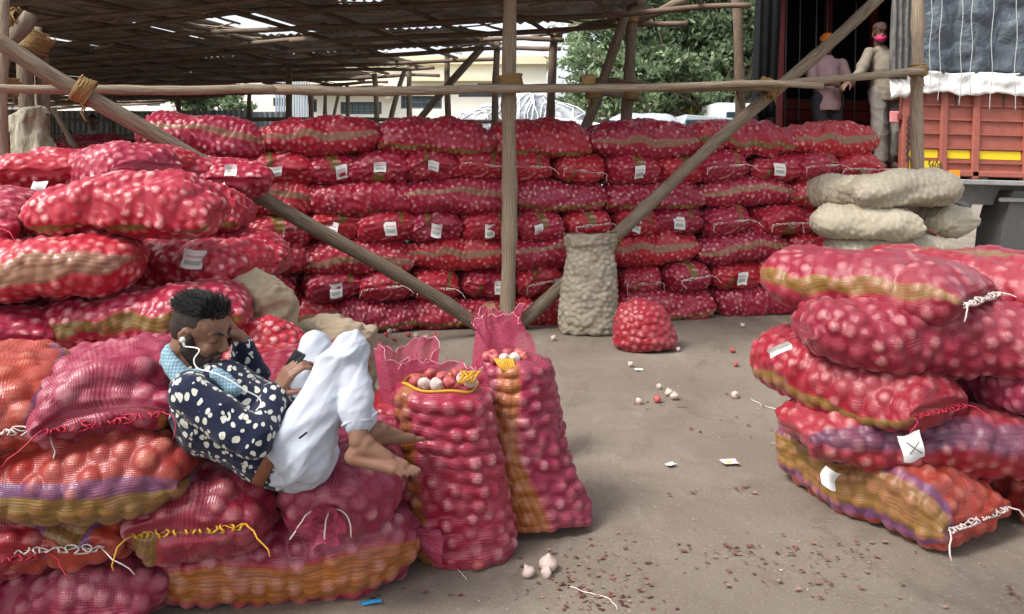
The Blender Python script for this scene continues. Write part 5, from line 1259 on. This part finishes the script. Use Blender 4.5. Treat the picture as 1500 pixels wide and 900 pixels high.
def foot(pr, Mt, size=1.0, side=1, flex=0):
    "heel at origin, toes along +X, sole at z=-.045; big toe on side*Y"
    def T(p): return Mt @ Vector((p[0] * size, p[1] * size * side, p[2] * size))
    z = -.045
    pr.ell(T((0, 0, z + .028)), Vector((.034, .030, .030)) * size); pr.cap(T((.0, 0, z + .035)), T((.03, 0, .03)), .030 * size, .034 * size)
    pr.cap(T((.03, 0, .02)), T((.11, .006, z + .038)), .036 * size, .026 * size); pr.cap(T((.0, -.006, z + .026)), T((.14, -.022, z + .020)), .026 * size, .019 * size)
    pr.cap(T((.03, .010, z + .045)), T((.165, .018, z + .022)), .027 * size, .021 * size); pr.cap(T((.12, -.005, z + .026)), T((.165, -.010, z + .018)), .024 * size, .017 * size)
    for k, (y, x0, l, r) in enumerate(((.026, .175, .042, .0125), (.008, .178, .036, .0088), (-.006, .172, .032, .0082), (-.019, .162, .027, .0078), (-.031, .148, .022, .0075))):
        pr.cap(T((x0 - .01, y * .9, z + .016)), T((x0 + l * .55, y, z + .016)), r * size, r * size, 10); pr.cap(T((x0 + l * .55, y, z + .016)), T((x0 + l, y, z + r)), r * size, r * .9 * size, 10)
def head(pr, Mt, S=1.0):
    def T(p): return Mt @ Vector([k * S for k in p])
    Rm = Mt.to_3x3()
    def e(c, r): pr.ell(T(c), Vector(r) * S, Rm)
    e((-.008, 0, .035), (.098, .077, .083)); e((.030, 0, .045), (.062, .066, .060)); e((.038, 0, -.03), (.052, .056, .070)); e((-.05, 0, -.01), (.055, .062, .06))
    for s in (-1, 1):
        pr.cap(T((-.005, s * .050, -.050)), T((.062, s * .020, -.094)), .022 * S, .019 * S); e((.064, s * .034, -.030), (.022, .022, .024)); pr.cap(T((.087, s * .008, .027)), T((.070, s * .044, .026)), .010 * S, .009 * S)
        e((.072, s * .031, .005), (.0145, .0150, .0125)); e((.102, s * .0115, -.030), (.010, .008, .008))
        pr.cap(T((-.012, s * .076, .018)), T((-.022, s * .083, .0)), .007 * S, .008 * S); pr.cap(T((-.012, s * .076, .020)), T((.004, s * .078, .014)), .006 * S, .005 * S)
        pr.cap(T((-.022, s * .083, .0)), T((-.010, s * .080, -.032)), .0075 * S, .009 * S); e((-.006, s * .075, -.006), (.010, .005, .018))
    pr.cap(T((.088, 0, .020)), T((.110, 0, -.022)), .0085 * S, .013 * S); e((.076, 0, -.094), (.021, .024, .018))
    for s in (-1, 0, 1): e((.091 - .006 * abs(s), s * .013, -.053), (.010, .013, .0072)); e((.088 - .006 * abs(s), s * .011, -.067), (.010, .012, .0078))
    e((.080, 0, -.060), (.016, .030, .022)); pr.cap(T((-.025, 0, -.05)), T((-.045, 0, -.13)), .060 * S, .058 * S)
def strands(name, Mt, S, n, region, length, wid, flow, mat, parent, seed=0, r=(.102, .081, .088), c=(-.008, 0, .037), up=.35):
    "tapered locks rooted on the scalp"
    rs = random.Random(seed); m = MB(); k = 0; tries = 0
    while k < n and tries < n * 40:
        tries += 1; d = Vector((rs.gauss(0, 1), rs.gauss(0, 1), rs.gauss(0, 1))).normalized()
        if not region(d): continue
        p = Vector((c[0] + d.x * r[0], c[1] + d.y * r[1], c[2] + d.z * r[2])); L = length * rs.uniform(.6, 1.25); f = (Vector(flow(d)) + Vector((rs.gauss(0, .22), rs.gauss(0, .22), rs.gauss(0, .15)))); nrm = d
        pts = [p - d * .004]; v = (nrm * up + f * .7).normalized()
        for j in range(4): pts.append(pts[-1] + v * L / 4); v = (v + f * .45 - nrm * .12 * j).normalized()
        m.tube([Mt @ (q * S) for q in pts], [wid * S * q for q in (1, .95, .8, .5, .08)], 4, cap=False); k += 1
    return m.build(name, mat, parent, True)
def frame(x, z):
    "matrix whose X runs along x and whose Z is close to z"
    x = Vector(x).normalized(); z = Vector(z); y = z.cross(x).normalized(); z = x.cross(y); return Matrix((x, y, z)).transposed().to_4x4()

# ---- the man lying on the sacks with his phone
def seated_man():
    root = empty('person', U(425, 690, 2.62)); setp(root, 'bearded man in leaf print shirt and white trousers reclining on sacks, looking at phone', 'person')
    bpy.context.view_layer.update(); inv = root.matrix_world.inverted()
    def own(o): o.parent = root; o.matrix_parent_inverse = inv; return o
    pel, wst, cst, nck = U(428, 655, 2.64), U(384, 634, 2.62), U(316, 598, 2.62), U(276, 544, 2.63)
    shR, shL = U(276, 580, 2.46), U(298, 566, 2.80); elR, wrR = U(374, 641, 2.44), U(403, 579, 2.60); elL, wrL = U(372, 556, 2.84), U(352, 496, 2.78)
    hiR, hiL = U(441, 660, 2.53), U(436, 652, 2.74); knR, knL = U(511, 509, 2.62), U(462, 511, 2.86); anR, anL = U(526, 645, 2.50), U(548, 634, 2.80)
    HM = Matrix.Translation(U(294, 484, 2.62)) @ Euler((R(4), R(20), R(-14))).to_matrix().to_4x4(); HS = .94
    b = Prims(); head(b, HM, HS)
    b.cap(HM @ Vector((-.02, 0, -.08)), nck + Vector((.02, 0, -.04)), .052, .055)
    b.chain([pel, wst, cst, nck], [.11, .10, .10, .05]); b.cap(shR, shL, .045, .045); b.chain([shR, elR, wrR], [.040, .036, .026]); b.chain([shL, elL, wrL], [.040, .036, .026])
    b.chain([hiR, knR, anR], [.060, .036, .032]); b.chain([hiL, knL, anL], [.060, .036, .032])
        # feet
    FR = Matrix.Translation(anR + Vector((-.012, 0, -.035))) @ frame((1, -.05, -.18), (.18, 0, 1)); foot(b, FR, .93, 1)
    FL = Matrix.Translation(anL + Vector((0, 0, -.02))) @ frame((.7, .6, -.05), (.05, 0, 1)); foot(b, FL, .88, -1)
    # right hand round the phone, left hand against the brow
    pc = U(421, 545, 2.62); px_ = (U(436, 524, 2.64) - U(406, 568, 2.60)).normalized()      # phone axis
    HR = Matrix.Translation(wrR + Vector((.004, .0, .01))) @ frame((U(418, 556, 2.60) - wrR), Vector((-.55, -.6, .35))); hand(b, HR, (28, 46, 34), 3, (42, 30), .94, -1, .0092)
    HL = Matrix.Translation(wrL) @ frame(Vector((-.45, -.05, .62)), Vector((.8, .45, .5))); hand(b, HL, (38, 55, 40), 4, (40, 25), .95, 1, .0092)
    own(b.mesh('body', .0042, 3, M['skin']))
    # shirt
    t = NT('leaf print cloth'); ob = t.coord('Object'); dn = t.noise(14, 2, ob, out='Color')
    mx = t.n.new('ShaderNodeVectorMath'); mx.operation = 'MULTIPLY_ADD'; t.l.new(dn, mx.inputs[0]); mx.inputs[1].default_value = (.045,) * 3; t.l.new(t.mapv(ob, (1.15, .8, .85), (.3, .6, .4)), mx.inputs[2])
    v = t.node('ShaderNodeTexVoronoi'); v.inputs['Scale'].default_value = 40; v.inputs['Randomness'].default_value = .75; t.link(mx.outputs[0], v.inputs['Vector'])
    sp = t.n.new('ShaderNodeSeparateColor'); t.l.new(v.outputs['Color'], sp.inputs[0]); th = t.math('MULTIPLY_ADD', sp.outputs[0], .22, .24)
    dot = t.math('LESS_THAN', v.outputs['Distance'], th); core = t.math('LESS_THAN', v.outputs['Distance'], t.math('MULTIPLY_ADD', sp.outputs[1], .22, -.10))
    c = t.mix(dot, (.010, .014, .040), (.62, .62, .54)); c = t.mix(t.math('MULTIPLY', core, dot), c, (.34, .38, .24)); t.b.inputs['Sheen Weight'].default_value = .15
    fab = t.noise(300, 2, ob); t.bump(fab, .15, .002); shirt = t.done(c, .8, 0, .2)
    s = Prims(); s.chain([pel.lerp(wst, .35), wst, cst], [.136, .140, .150]); s.ell(cst.lerp(nck, .22), (.115, .165, .105)); s.cap(cst.lerp(nck, .1), cst.lerp(nck, .55), .120, .080); s.cap(shR, shL, .062, .062)
    s.chain([shR, elR], [.064, .058]); s.chain([elR, elR.lerp(wrR, .93)], [.060, .041]); s.chain([shL, elL], [.064, .056]); s.chain([elL, elL.lerp(wrL, .80)], [.060, .044])
    s.cap(pel.lerp(wst, .2), wst, .138, .138); w1 = wrinkle(.034, 12, None, 3); w2 = wrinkle(.018, 30, (.5, 0, .8), 4)
    own(s.mesh('shirt', .006, 5, shirt, None, lambda co: w1(co) + w2(co)))
    # pale blue check collar scarf
    t = NT('blue check cotton'); ob = t.coord('Object'); sx = t.n.new('ShaderNodeSeparateXYZ'); t.l.new(t.mapv(ob, (1, 1, 1), (.3, .8, .2)), sx.inputs[0])
    ck = t.math('MULTIPLY', t.math('SINE', t.math('MULTIPLY', sx.outputs[0], 420)), t.math('SINE', t.math('MULTIPLY', sx.outputs[2], 420)))
    sc_m = t.done(t.mix(t.math('MULTIPLY_ADD', ck, .5, .5), (.08, .20, .34), (.34, .48, .50)), .8); c_ = Prims(); rs = random.Random(2)
    for k in range(16):
        a = 2 * math.pi * k / 16; a2 = 2 * math.pi * (k + 1) / 16; nx = (HM @ Vector((0, 0, 0)) - nck).normalized()
        def rp_(a): return nck + Vector((.022, 0, .006)) + Vector((math.cos(a) * .086, math.sin(a) * .098, -.055 * math.cos(a) * .9 + .008 * math.sin(a * 5)))
        c_.cap(rp_(a), rp_(a2), .026 + .006 * math.sin(a * 3), .026 + .006 * math.sin(a2 * 3)); c_.cap(rp_(a) * 1 + Vector((.004, 0, .018)), rp_(a2) + Vector((.004, 0, .018)), .018, .018)
    c_.cap(U(318, 548, 2.54), U(345, 572, 2.52), .024, .020); c_.cap(U(335, 540, 2.62), U(352, 560, 2.62), .022, .016)
    own(c_.mesh('scarf', .006, 2, sc_m, None, wrinkle(.016, 40, None, 8)))
    # trousers
    t = NT('white cotton'); ob = t.coord('Object'); n = t.noise(60, 3, ob); n2 = t.noise(4, 3, ob); t.bump(n, .1, .004)
    white = t.done(t.mix(n2, (.44, .48, .56), (.53, .56, .63)), .8, 0, .2); p = Prims()
    p.cap(pel.lerp(wst, -.12), pel.lerp(wst, .22), .135, .133); p.ell(pel + Vector((.01, 0, -.01)), (.122, .15, .114))
    p.chain([hiR, hiR.lerp(knR, .5), knR], [.096, .074, .057]); p.chain([knR, knR.lerp(anR, .3), knR.lerp(anR, .79)], [.055, .055, .047]); p.chain([hiL, hiL.lerp(knL, .5), knL], [.094, .074, .056]); p.chain([knL, knL.lerp(anL, .35), knL.lerp(anL, .84)], [.055, .054, .046])
    wa = wrinkle(.020, 13, None, 11); wb = wrinkle(.022, 26, (.6, 0, -.8), 12)
    wc = wrinkle(.011, 52, (.8, .2, -.5), 14)
    def wt(co):
        kd = np.exp(-(np.minimum(np.linalg.norm(co - np.array(knR), axis=1), np.linalg.norm(co - np.array(hiR), axis=1)) / .16) ** 2); return wa(co) + wb(co) * (.6 + 1.6 * kd) + wc(co) * (.35 + 1.5 * kd)
    tr = own(p.mesh('trousers', .006, 5, white, None, wt))
    for q, a, f_ in ((knR, anR, .79), (knL, anL, .84)):
        c0 = q.lerp(a, f_ + .03); ax = (a - q).normalized(); o1 = ax.orthogonal().normalized(); o2 = ax.cross(o1); m = MB()
        m.tube([c0 + (o1 * math.cos(k * .4488) + o2 * math.sin(k * .4488)) * (.0445 + .002 * math.sin(k * .9)) + ax * .002 * math.sin(k * 1.3) for k in range(14)], .0055, 6, closed=True); m.build('cuff', white, tr, True).matrix_parent_inverse = inv @ Matrix(); 
    for ch in tr.children: ch.matrix_parent_inverse = (tr.matrix_world).inverted() if False else Matrix()
    # belt
    ax = (wst - pel).normalized(); bc = pel.lerp(wst, .28); o1 = Vector((0, 1, 0)); o2 = ax.cross(o1); m = MB(); n = 40; V = []; 
    for k in range(n):
        a = 2 * math.pi * k / n
        for (da, dr) in ((-.020, .0), (-.020, .005), (.020, .005), (.020, .0)): V.append(bc + ax * da + (o1 * math.cos(a) * 1.0 + o2 * math.sin(a)) * (.1445 + dr))
    f = [(k*4+i, k*4+(i+1)%4, ((k+1)%n)*4+(i+1)%4, ((k+1)%n)*4+i) for k in range(n) for i in range(4)]
    own(pydata('belt', V, f, simple('brown leather', (.20, .07, .035), .5, .3, 40, .2), None, True))
    m = MB().box(U(444, 638, 2.425), (.030, .004, .006), Euler((0, R(-38), 0)).to_matrix()); own(m.build('pocket_slit', M['hair']))
    # hair and beard
    hp = Prims()
    def E(c, r): hp.ell(HM @ (Vector(c) * HS), Vector(r) * HS, HM.to_3x3())
    E((-.016, 0, .040), (.097, .079, .084)); E((-.048, 0, .005), (.064, .070, .075))
    hs_ = own(hp.mesh('clipped_hair', .005, 2, M['hair_short']))
    top = own(strands('hair', HM, HS, 2600, lambda d: d.z > .42 + .12 * d.x and d.x < .93, .038, .0014, lambda d: (-1.1 - .3 * d.x, .3 * d.y, .02), M['hair'], None, 5, r=(.101, .082, .087)))
    top2 = own(strands('fringe_hair', HM, HS, 260, lambda d: d.z > .45 and d.x > .25 and d.x < .85, .040, .0020, lambda d: (-.25, .3 * d.y, .45), M['hair'], None, 6, r=(.101, .082, .087)))
    bp = Prims()
    def B(a, b_, r0, r1): bp.cap(HM @ (Vector(a) * HS), HM @ (Vector(b_) * HS), r0 * HS, r1 * HS)
    for s_ in (-1, 1): B((.010, s_ * .066, -.005), (.008, s_ * .058, -.045), .012, .020); B((.008, s_ * .054, -.052), (.060, s_ * .028, -.097), .028, .030); B((.096, s_ * .005, -.044), (.083, s_ * .026, -.052), .0072, .007); B((.083, s_ * .026, -.052), (.072, s_ * .030, -.082), .008, .014)
    B((.072, -.012, -.100), (.072, .012, -.100), .027, .027); B((.086, 0, -.078), (.082, 0, -.09), .010, .018)
    own(bp.mesh('beard', .004, 2, M['hair_short'], None, wrinkle(.006, 120, None, 9)))
    own(strands('beard_hair', HM, HS, 520, lambda d: True, .014, .0012, lambda d: (.3, 0, -.8), M['hair'], None, 7, r=(.040, .046, .026), c=(.048, 0, -.094)))
    for s_ in (-1, 1):
        m = MB(); m.tube([HM @ (Vector(q) * HS) for q in ((.098, s_ * .012, .026), (.092, s_ * .030, .034), (.072, s_ * .050, .029))], [.003, .0042, .002], 6); own(m.build('eyebrow', M['hair'], None, True))
        m = MB(); m.tube([HM @ (Vector(q) * HS) for q in ((.0835, s_ * .020, .0), (.0885, s_ * .031, -.0045), (.079, s_ * .044, -.002))], .0013, 5); own(m.build('eyelashes', M['hair'], None, True))
    m = MB(); m.tube([HM @ (Vector(q) * HS) for q in ((.089, -.026, -.060), (.1005, 0, -.0595), (.089, .026, -.060))], .0022, 5); own(m.build('mouth', simple('lip', (.16, .05, .045), .5), None, True))
    # wrist band, phone, earphone: things held or worn
    w = MB(); ax = (wrR - elR).normalized(); o1 = ax.orthogonal().normalized(); o2 = ax.cross(o1); c0 = elR.lerp(wrR, .95); w.tube([c0 + (o1 * math.cos(k * .3927) + o2 * math.sin(k * .3927)) * .040 for k in range(16)], .007, 6, closed=True)
    own(w.build('shirt_cuff', simple('pale cuff', (.6, .62, .6), .8), None, True))
    z_ = Vector((-.62, -.55, .55)); PM = Matrix.Translation(pc) @ frame(px_, z_)
    ph = empty('mobile_phone', pc); setp(ph, 'dark mobile phone held tilted in the reclining man\'s hand', 'phone'); bpy.context.view_layer.update(); pinv = ph.matrix_world.inverted()
    def add(name, c, sz, m_, bev=.003):
        q = MB().box((0, 0, 0), sz, bev=bev); q.v = [tuple(PM @ (Vector(x) + Vector(c))) for x in q.v]; o = q.build(name, m_); o.parent = ph; o.matrix_parent_inverse = pinv
    add('phone_case', (0, 0, 0), (.148, .072, .009), simple('black plastic', (.02, .02, .022), .35)); add('screen', (0, 0, .0048), (.138, .064, .0012), simple('dark glass screen', (.012, .014, .02), .08), .0004); add('camera_bump', (.055, .02, -.006), (.022, .012, .003), simple('grey lens trim', (.2, .2, .22), .3), .001)
    wm = simple('white earphone plastic', (.8, .8, .8), .35, .03); ep = empty('earphones', HM @ Vector((.0, -.086, -.008))); setp(ep, 'white wired earphones running from the man\'s ear to his phone', 'earphones'); bpy.context.view_layer.update(); einv = ep.matrix_world.inverted()
    e0 = HM @ Vector((.002, -.090, -.006)); q = MB().ball(e0, .0095, None, 10, 8); q.tube([e0, e0 + Vector((.008, -.004, -.022))], .0042, 8); o = q.build('earbud', wm, None, True); o.parent = ep; o.matrix_parent_inverse = einv
    path = [e0 + Vector((.008, -.004, -.020)), U(292, 512, 2.50), U(284, 527, 2.47), U(290, 540, 2.455), U(312, 546, 2.445), U(335, 556, 2.44), U(358, 571, 2.44), U(378, 582, 2.45), U(382, 592, 2.44), U(374, 603, 2.40)]
    fine = []
    for i in range(len(path) - 1):
        p0, p1, p2, p3 = path[max(i - 1, 0)], path[i], path[i + 1], path[min(i + 2, len(path) - 1)]
        for k in range(5): t_ = k / 5; fine.append(.5 * ((2 * p1) + (p2 - p0) * t_ + (2 * p0 - 5 * p1 + 4 * p2 - p3) * t_ ** 2 + (3 * p1 - p0 - 3 * p2 + p3) * t_ ** 3))
    o = MB().tube(fine, .0021, 6).build('cable', wm, None, True); o.parent = ep; o.matrix_parent_inverse = einv
seated_man()

# ---- standing men in the lorry and workers far back
def standing(loc, yaw, label, J, shirt, trous, skin='skin_dark', H=1.72, cap=None, mask=None, sleeve=.45, hem=.0, vox=.010, hands=True, seated=False, shoes=None):
    """J: joints in metres, figure facing -Y, x to the picture's right"""
    root = empty('person', loc, (0, 0, R(yaw))); setp(root, label, 'person'); b = Prims(); v = {k: Vector(p) for k, p in J.items()}
    HM = Matrix.Translation(v['head']) @ Euler(J.get('hrot', (0, 0, R(-90)))).to_matrix().to_4x4(); head(b, HM, 1.0)
    b.chain([v['pel'], v['cst'], v['nck']], [.125, .13, .055]); b.cap(v['nck'], HM @ Vector((-.03, 0, -.08)), .055, .055); b.cap(v['shR'], v['shL'], .05, .05)
    for s in 'RL':
        b.chain([v['sh' + s], v['el' + s], v['wr' + s]], [.05, .038, .026]); d = v['wr' + s] - v['el' + s]; hand(b, Matrix.Translation(v['wr' + s]) @ frame(d, Vector((0, -.3, 1)) if abs(d.normalized().z) < .8 else Vector((1 if s == 'R' else -1, -.4, 0))), (18, 25, 20), 5, (38, 20), .95, 1 if s == 'R' else -1)
        b.chain([v['hi' + s], v['kn' + s], v['an' + s]], [.08, .052, .036]); foot(b, Matrix.Translation(v['an' + s] + Vector((0, .02, -.045 + .0))) @ frame(Vector((.25 if s == 'L' else -.25, -1, 0)), (0, 0, 1)), 1, 1 if s == 'L' else -1)
    b.mesh('body', .0065, 2, M[skin], root)
    s = Prims(); low = v['pel'] + Vector((0, 0, -.06 + hem)); s.chain([low - Vector((0, 0, .03)), v['cst']], [.160, .155]); s.ell(v['cst'].lerp(v['nck'], .3), (.175, .12, .13)); s.cap(v['cst'], v['nck'] - Vector((0, 0, .05)), .14, .085); s.cap(v['shR'], v['shL'], .058, .058)
    for q in 'RL':
        s.cap(v['sh' + q], v['sh' + q].lerp(v['el' + q], min(1, sleeve * 2)), .066, .060)
        if sleeve > .5: s.cap(v['el' + q], v['el' + q].lerp(v['wr' + q], sleeve * 2 - 1), .058, .044)
    wr_ = wrinkle(.04, 12, None, 5); hz = low.z - .07
    so = s.mesh('shirt', .009, 4, shirt, root, wr_)
    for vx in so.data.vertices:
        if vx.co.z < hz: vx.co.z = hz + (hz - vx.co.z) * .12; pass
    p = Prims(); p.ell(v['pel'] + Vector((0, 0, -.04)), (.155, .125, .13)); 
    for q in 'RL': p.chain([v['hi' + q], v['kn' + q], v['an' + q] + Vector((0, 0, .04))], [.115, .092, .078])
    p.mesh('trousers', .009, 4, trous, root, wrinkle(.04, 13, None, 6)); h = Prims(); h.ell(HM @ Vector((-.018, 0, .042)), (.095, .079, .082), HM.to_3x3()); h.mesh('hair', .007, 1, M['hair_short'], root)
    for s_ in (-1, 1):
        m = MB(); m.tube([HM @ Vector(q) for q in ((.098, s_ * .012, .026), (.092, s_ * .030, .034), (.072, s_ * .050, .029))], .003, 5); m.build('eyebrow', M['hair'], root, True)
        m = MB().ball(HM @ Vector((.086, s_ * .031, .004)), .0045); m.build('eye', M['hair'], root, True)
    if cap:
        c = Prims(); c.ell(HM @ Vector((-.010, 0, .065)), (.102, .085, .075), HM.to_3x3())
        if cap[1] == 'cap': c.cap(HM @ Vector((.085, -.03, .062)), HM @ Vector((.125, -.02, .050)), .014, .012); c.cap(HM @ Vector((.085, .03, .062)), HM @ Vector((.125, .02, .050)), .014, .012)
        else:
            for k in range(14): a = k * .4488; c.cap(HM @ Vector((-.01 + .092 * math.cos(a), .078 * math.sin(a), .055 + .02 * math.cos(a * 2))), HM @ Vector((-.01 + .092 * math.cos(a + .45), .078 * math.sin(a + .45), .060 + .02 * math.cos(a * 2 + .9))), .020, .020)
            c.ell(HM @ Vector((-.09, .02, .03)), (.03, .03, .03))
        c.mesh('cap' if cap[1] == 'cap' else 'turban', .006, 2, cap[0], root, wrinkle(.008, 30, None, 7))
    if mask:
        c = Prims(); c.ell(HM @ Vector((.050, 0, -.055)), (.066, .064, .052), HM.to_3x3()); c.mesh('face_mask', .006, 2, mask, root)
    if shoes:
        for q in 'RL':
            c = Prims(); Mx = Matrix.Translation(v['an' + q] + Vector((0, .02, -.045))) @ frame(Vector((.25 if q == 'L' else -.25, -1, 0)), (0, 0, 1)); c.cap(Mx @ Vector((0, 0, -.02)), Mx @ Vector((.17, 0, -.028)), .045, .042); c.mesh('shoe', .007, 2, shoes, root)
    return root
pinkc = simple('pale pink shirt', (.50, .33, .34), .85, .12, 12, .2); beige = simple('beige shirt', (.23, .20, .15), .85, .12, 12, .2); grey = simple('grey cotton trousers', (.19, .175, .155), .85, .12, 12, .2); darkt = simple('dark trousers', (.045, .045, .05), .85, .2, 12, .2)
ZB = 1.405
JB = dict(head=(-.045, -.05, 1.60), nck=(-.01, 0, 1.44), cst=(.02, 0, 1.24), pel=(.05, 0, .93), shR=(-.16, -.02, 1.37), elR=(-.30, -.10, 1.14), wrR=(-.46, -.16, 1.02), shL=(.18, .0, 1.36), elL=(.25, .02, 1.10), wrL=(.20, -.06, .88),
          hiR=(-.04, 0, .90), knR=(-.03, -.02, .49), anR=(.0, .0, .09), hiL=(.13, 0, .90), knL=(.17, .0, .49), anL=(.12, .05, .09), hrot=(0, R(6), R(-100)))
standing(((1292 - 750) / F * 9.6, 9.6, ZB), 0, 'man in beige shirt, cap and magenta face mask standing in the lorry opening', JB, beige, grey, cap=(simple('brown cap', (.07, .035, .028), .8), 'cap'), mask=simple('magenta face mask', (.65, .03, .16), .7), sleeve=.9, shoes=simple('dark shoe', (.05, .035, .03), .6))
JA = dict(head=(-.02, -.06, 1.58), nck=(.0, 0, 1.42), cst=(.0, 0, 1.22), pel=(.0, 0, .92), shR=(-.19, -.02, 1.34), elR=(-.25, -.10, 1.08), wrR=(-.06, -.24, 1.05), shL=(.19, .0, 1.34), elL=(.26, -.08, 1.08), wrL=(.08, -.24, 1.02),
          hiR=(-.09, 0, .89), knR=(-.10, 0, .48), anR=(-.10, .02, .09), hiL=(.09, 0, .89), knL=(.11, 0, .48), anL=(.12, .03, .09), hrot=(0, R(20), R(-75)))
standing(((1212 - 750) / F * 10.3, 10.3, ZB), 0, 'man in pink shirt and orange turban standing deeper inside the lorry', JA, pinkc, darkt, cap=(simple('orange turban cloth', (.75, .20, .03), .8), 'turban'), sleeve=.5, hem=-.06)
JS = dict(head=(0, -.12, .86), nck=(0, -.06, .70), cst=(0, 0, .50), pel=(0, .06, .18), shR=(-.18, -.02, .62), elR=(-.24, -.15, .40), wrR=(-.12, -.32, .34), shL=(.18, -.02, .62), elL=(.24, -.15, .40), wrL=(.12, -.32, .34),
          hiR=(-.09, .04, .16), knR=(-.2, -.30, .42), anR=(-.16, -.36, .08), hiL=(.09, .04, .16), knL=(.2, -.30, .42), anL=(.16, -.36, .08), hrot=(0, R(25), R(-90)))
p_ = U(138, 226, 14); standing((p_.x, p_.y, p_.z - .30), 15, 'far seated worker with dark hair and pale shirt among the red heaps', JS, simple('pale grey shirt', (.34, .34, .36), .9), darkt, sleeve=.5)
p_ = U(108, 230, 14.6); standing((p_.x, p_.y, p_.z - .50), -30, 'far worker in dark clothes crouching left of the pale shirted one', JS, simple('dark blue shirt', (.05, .06, .10), .9), darkt, sleeve=.5)
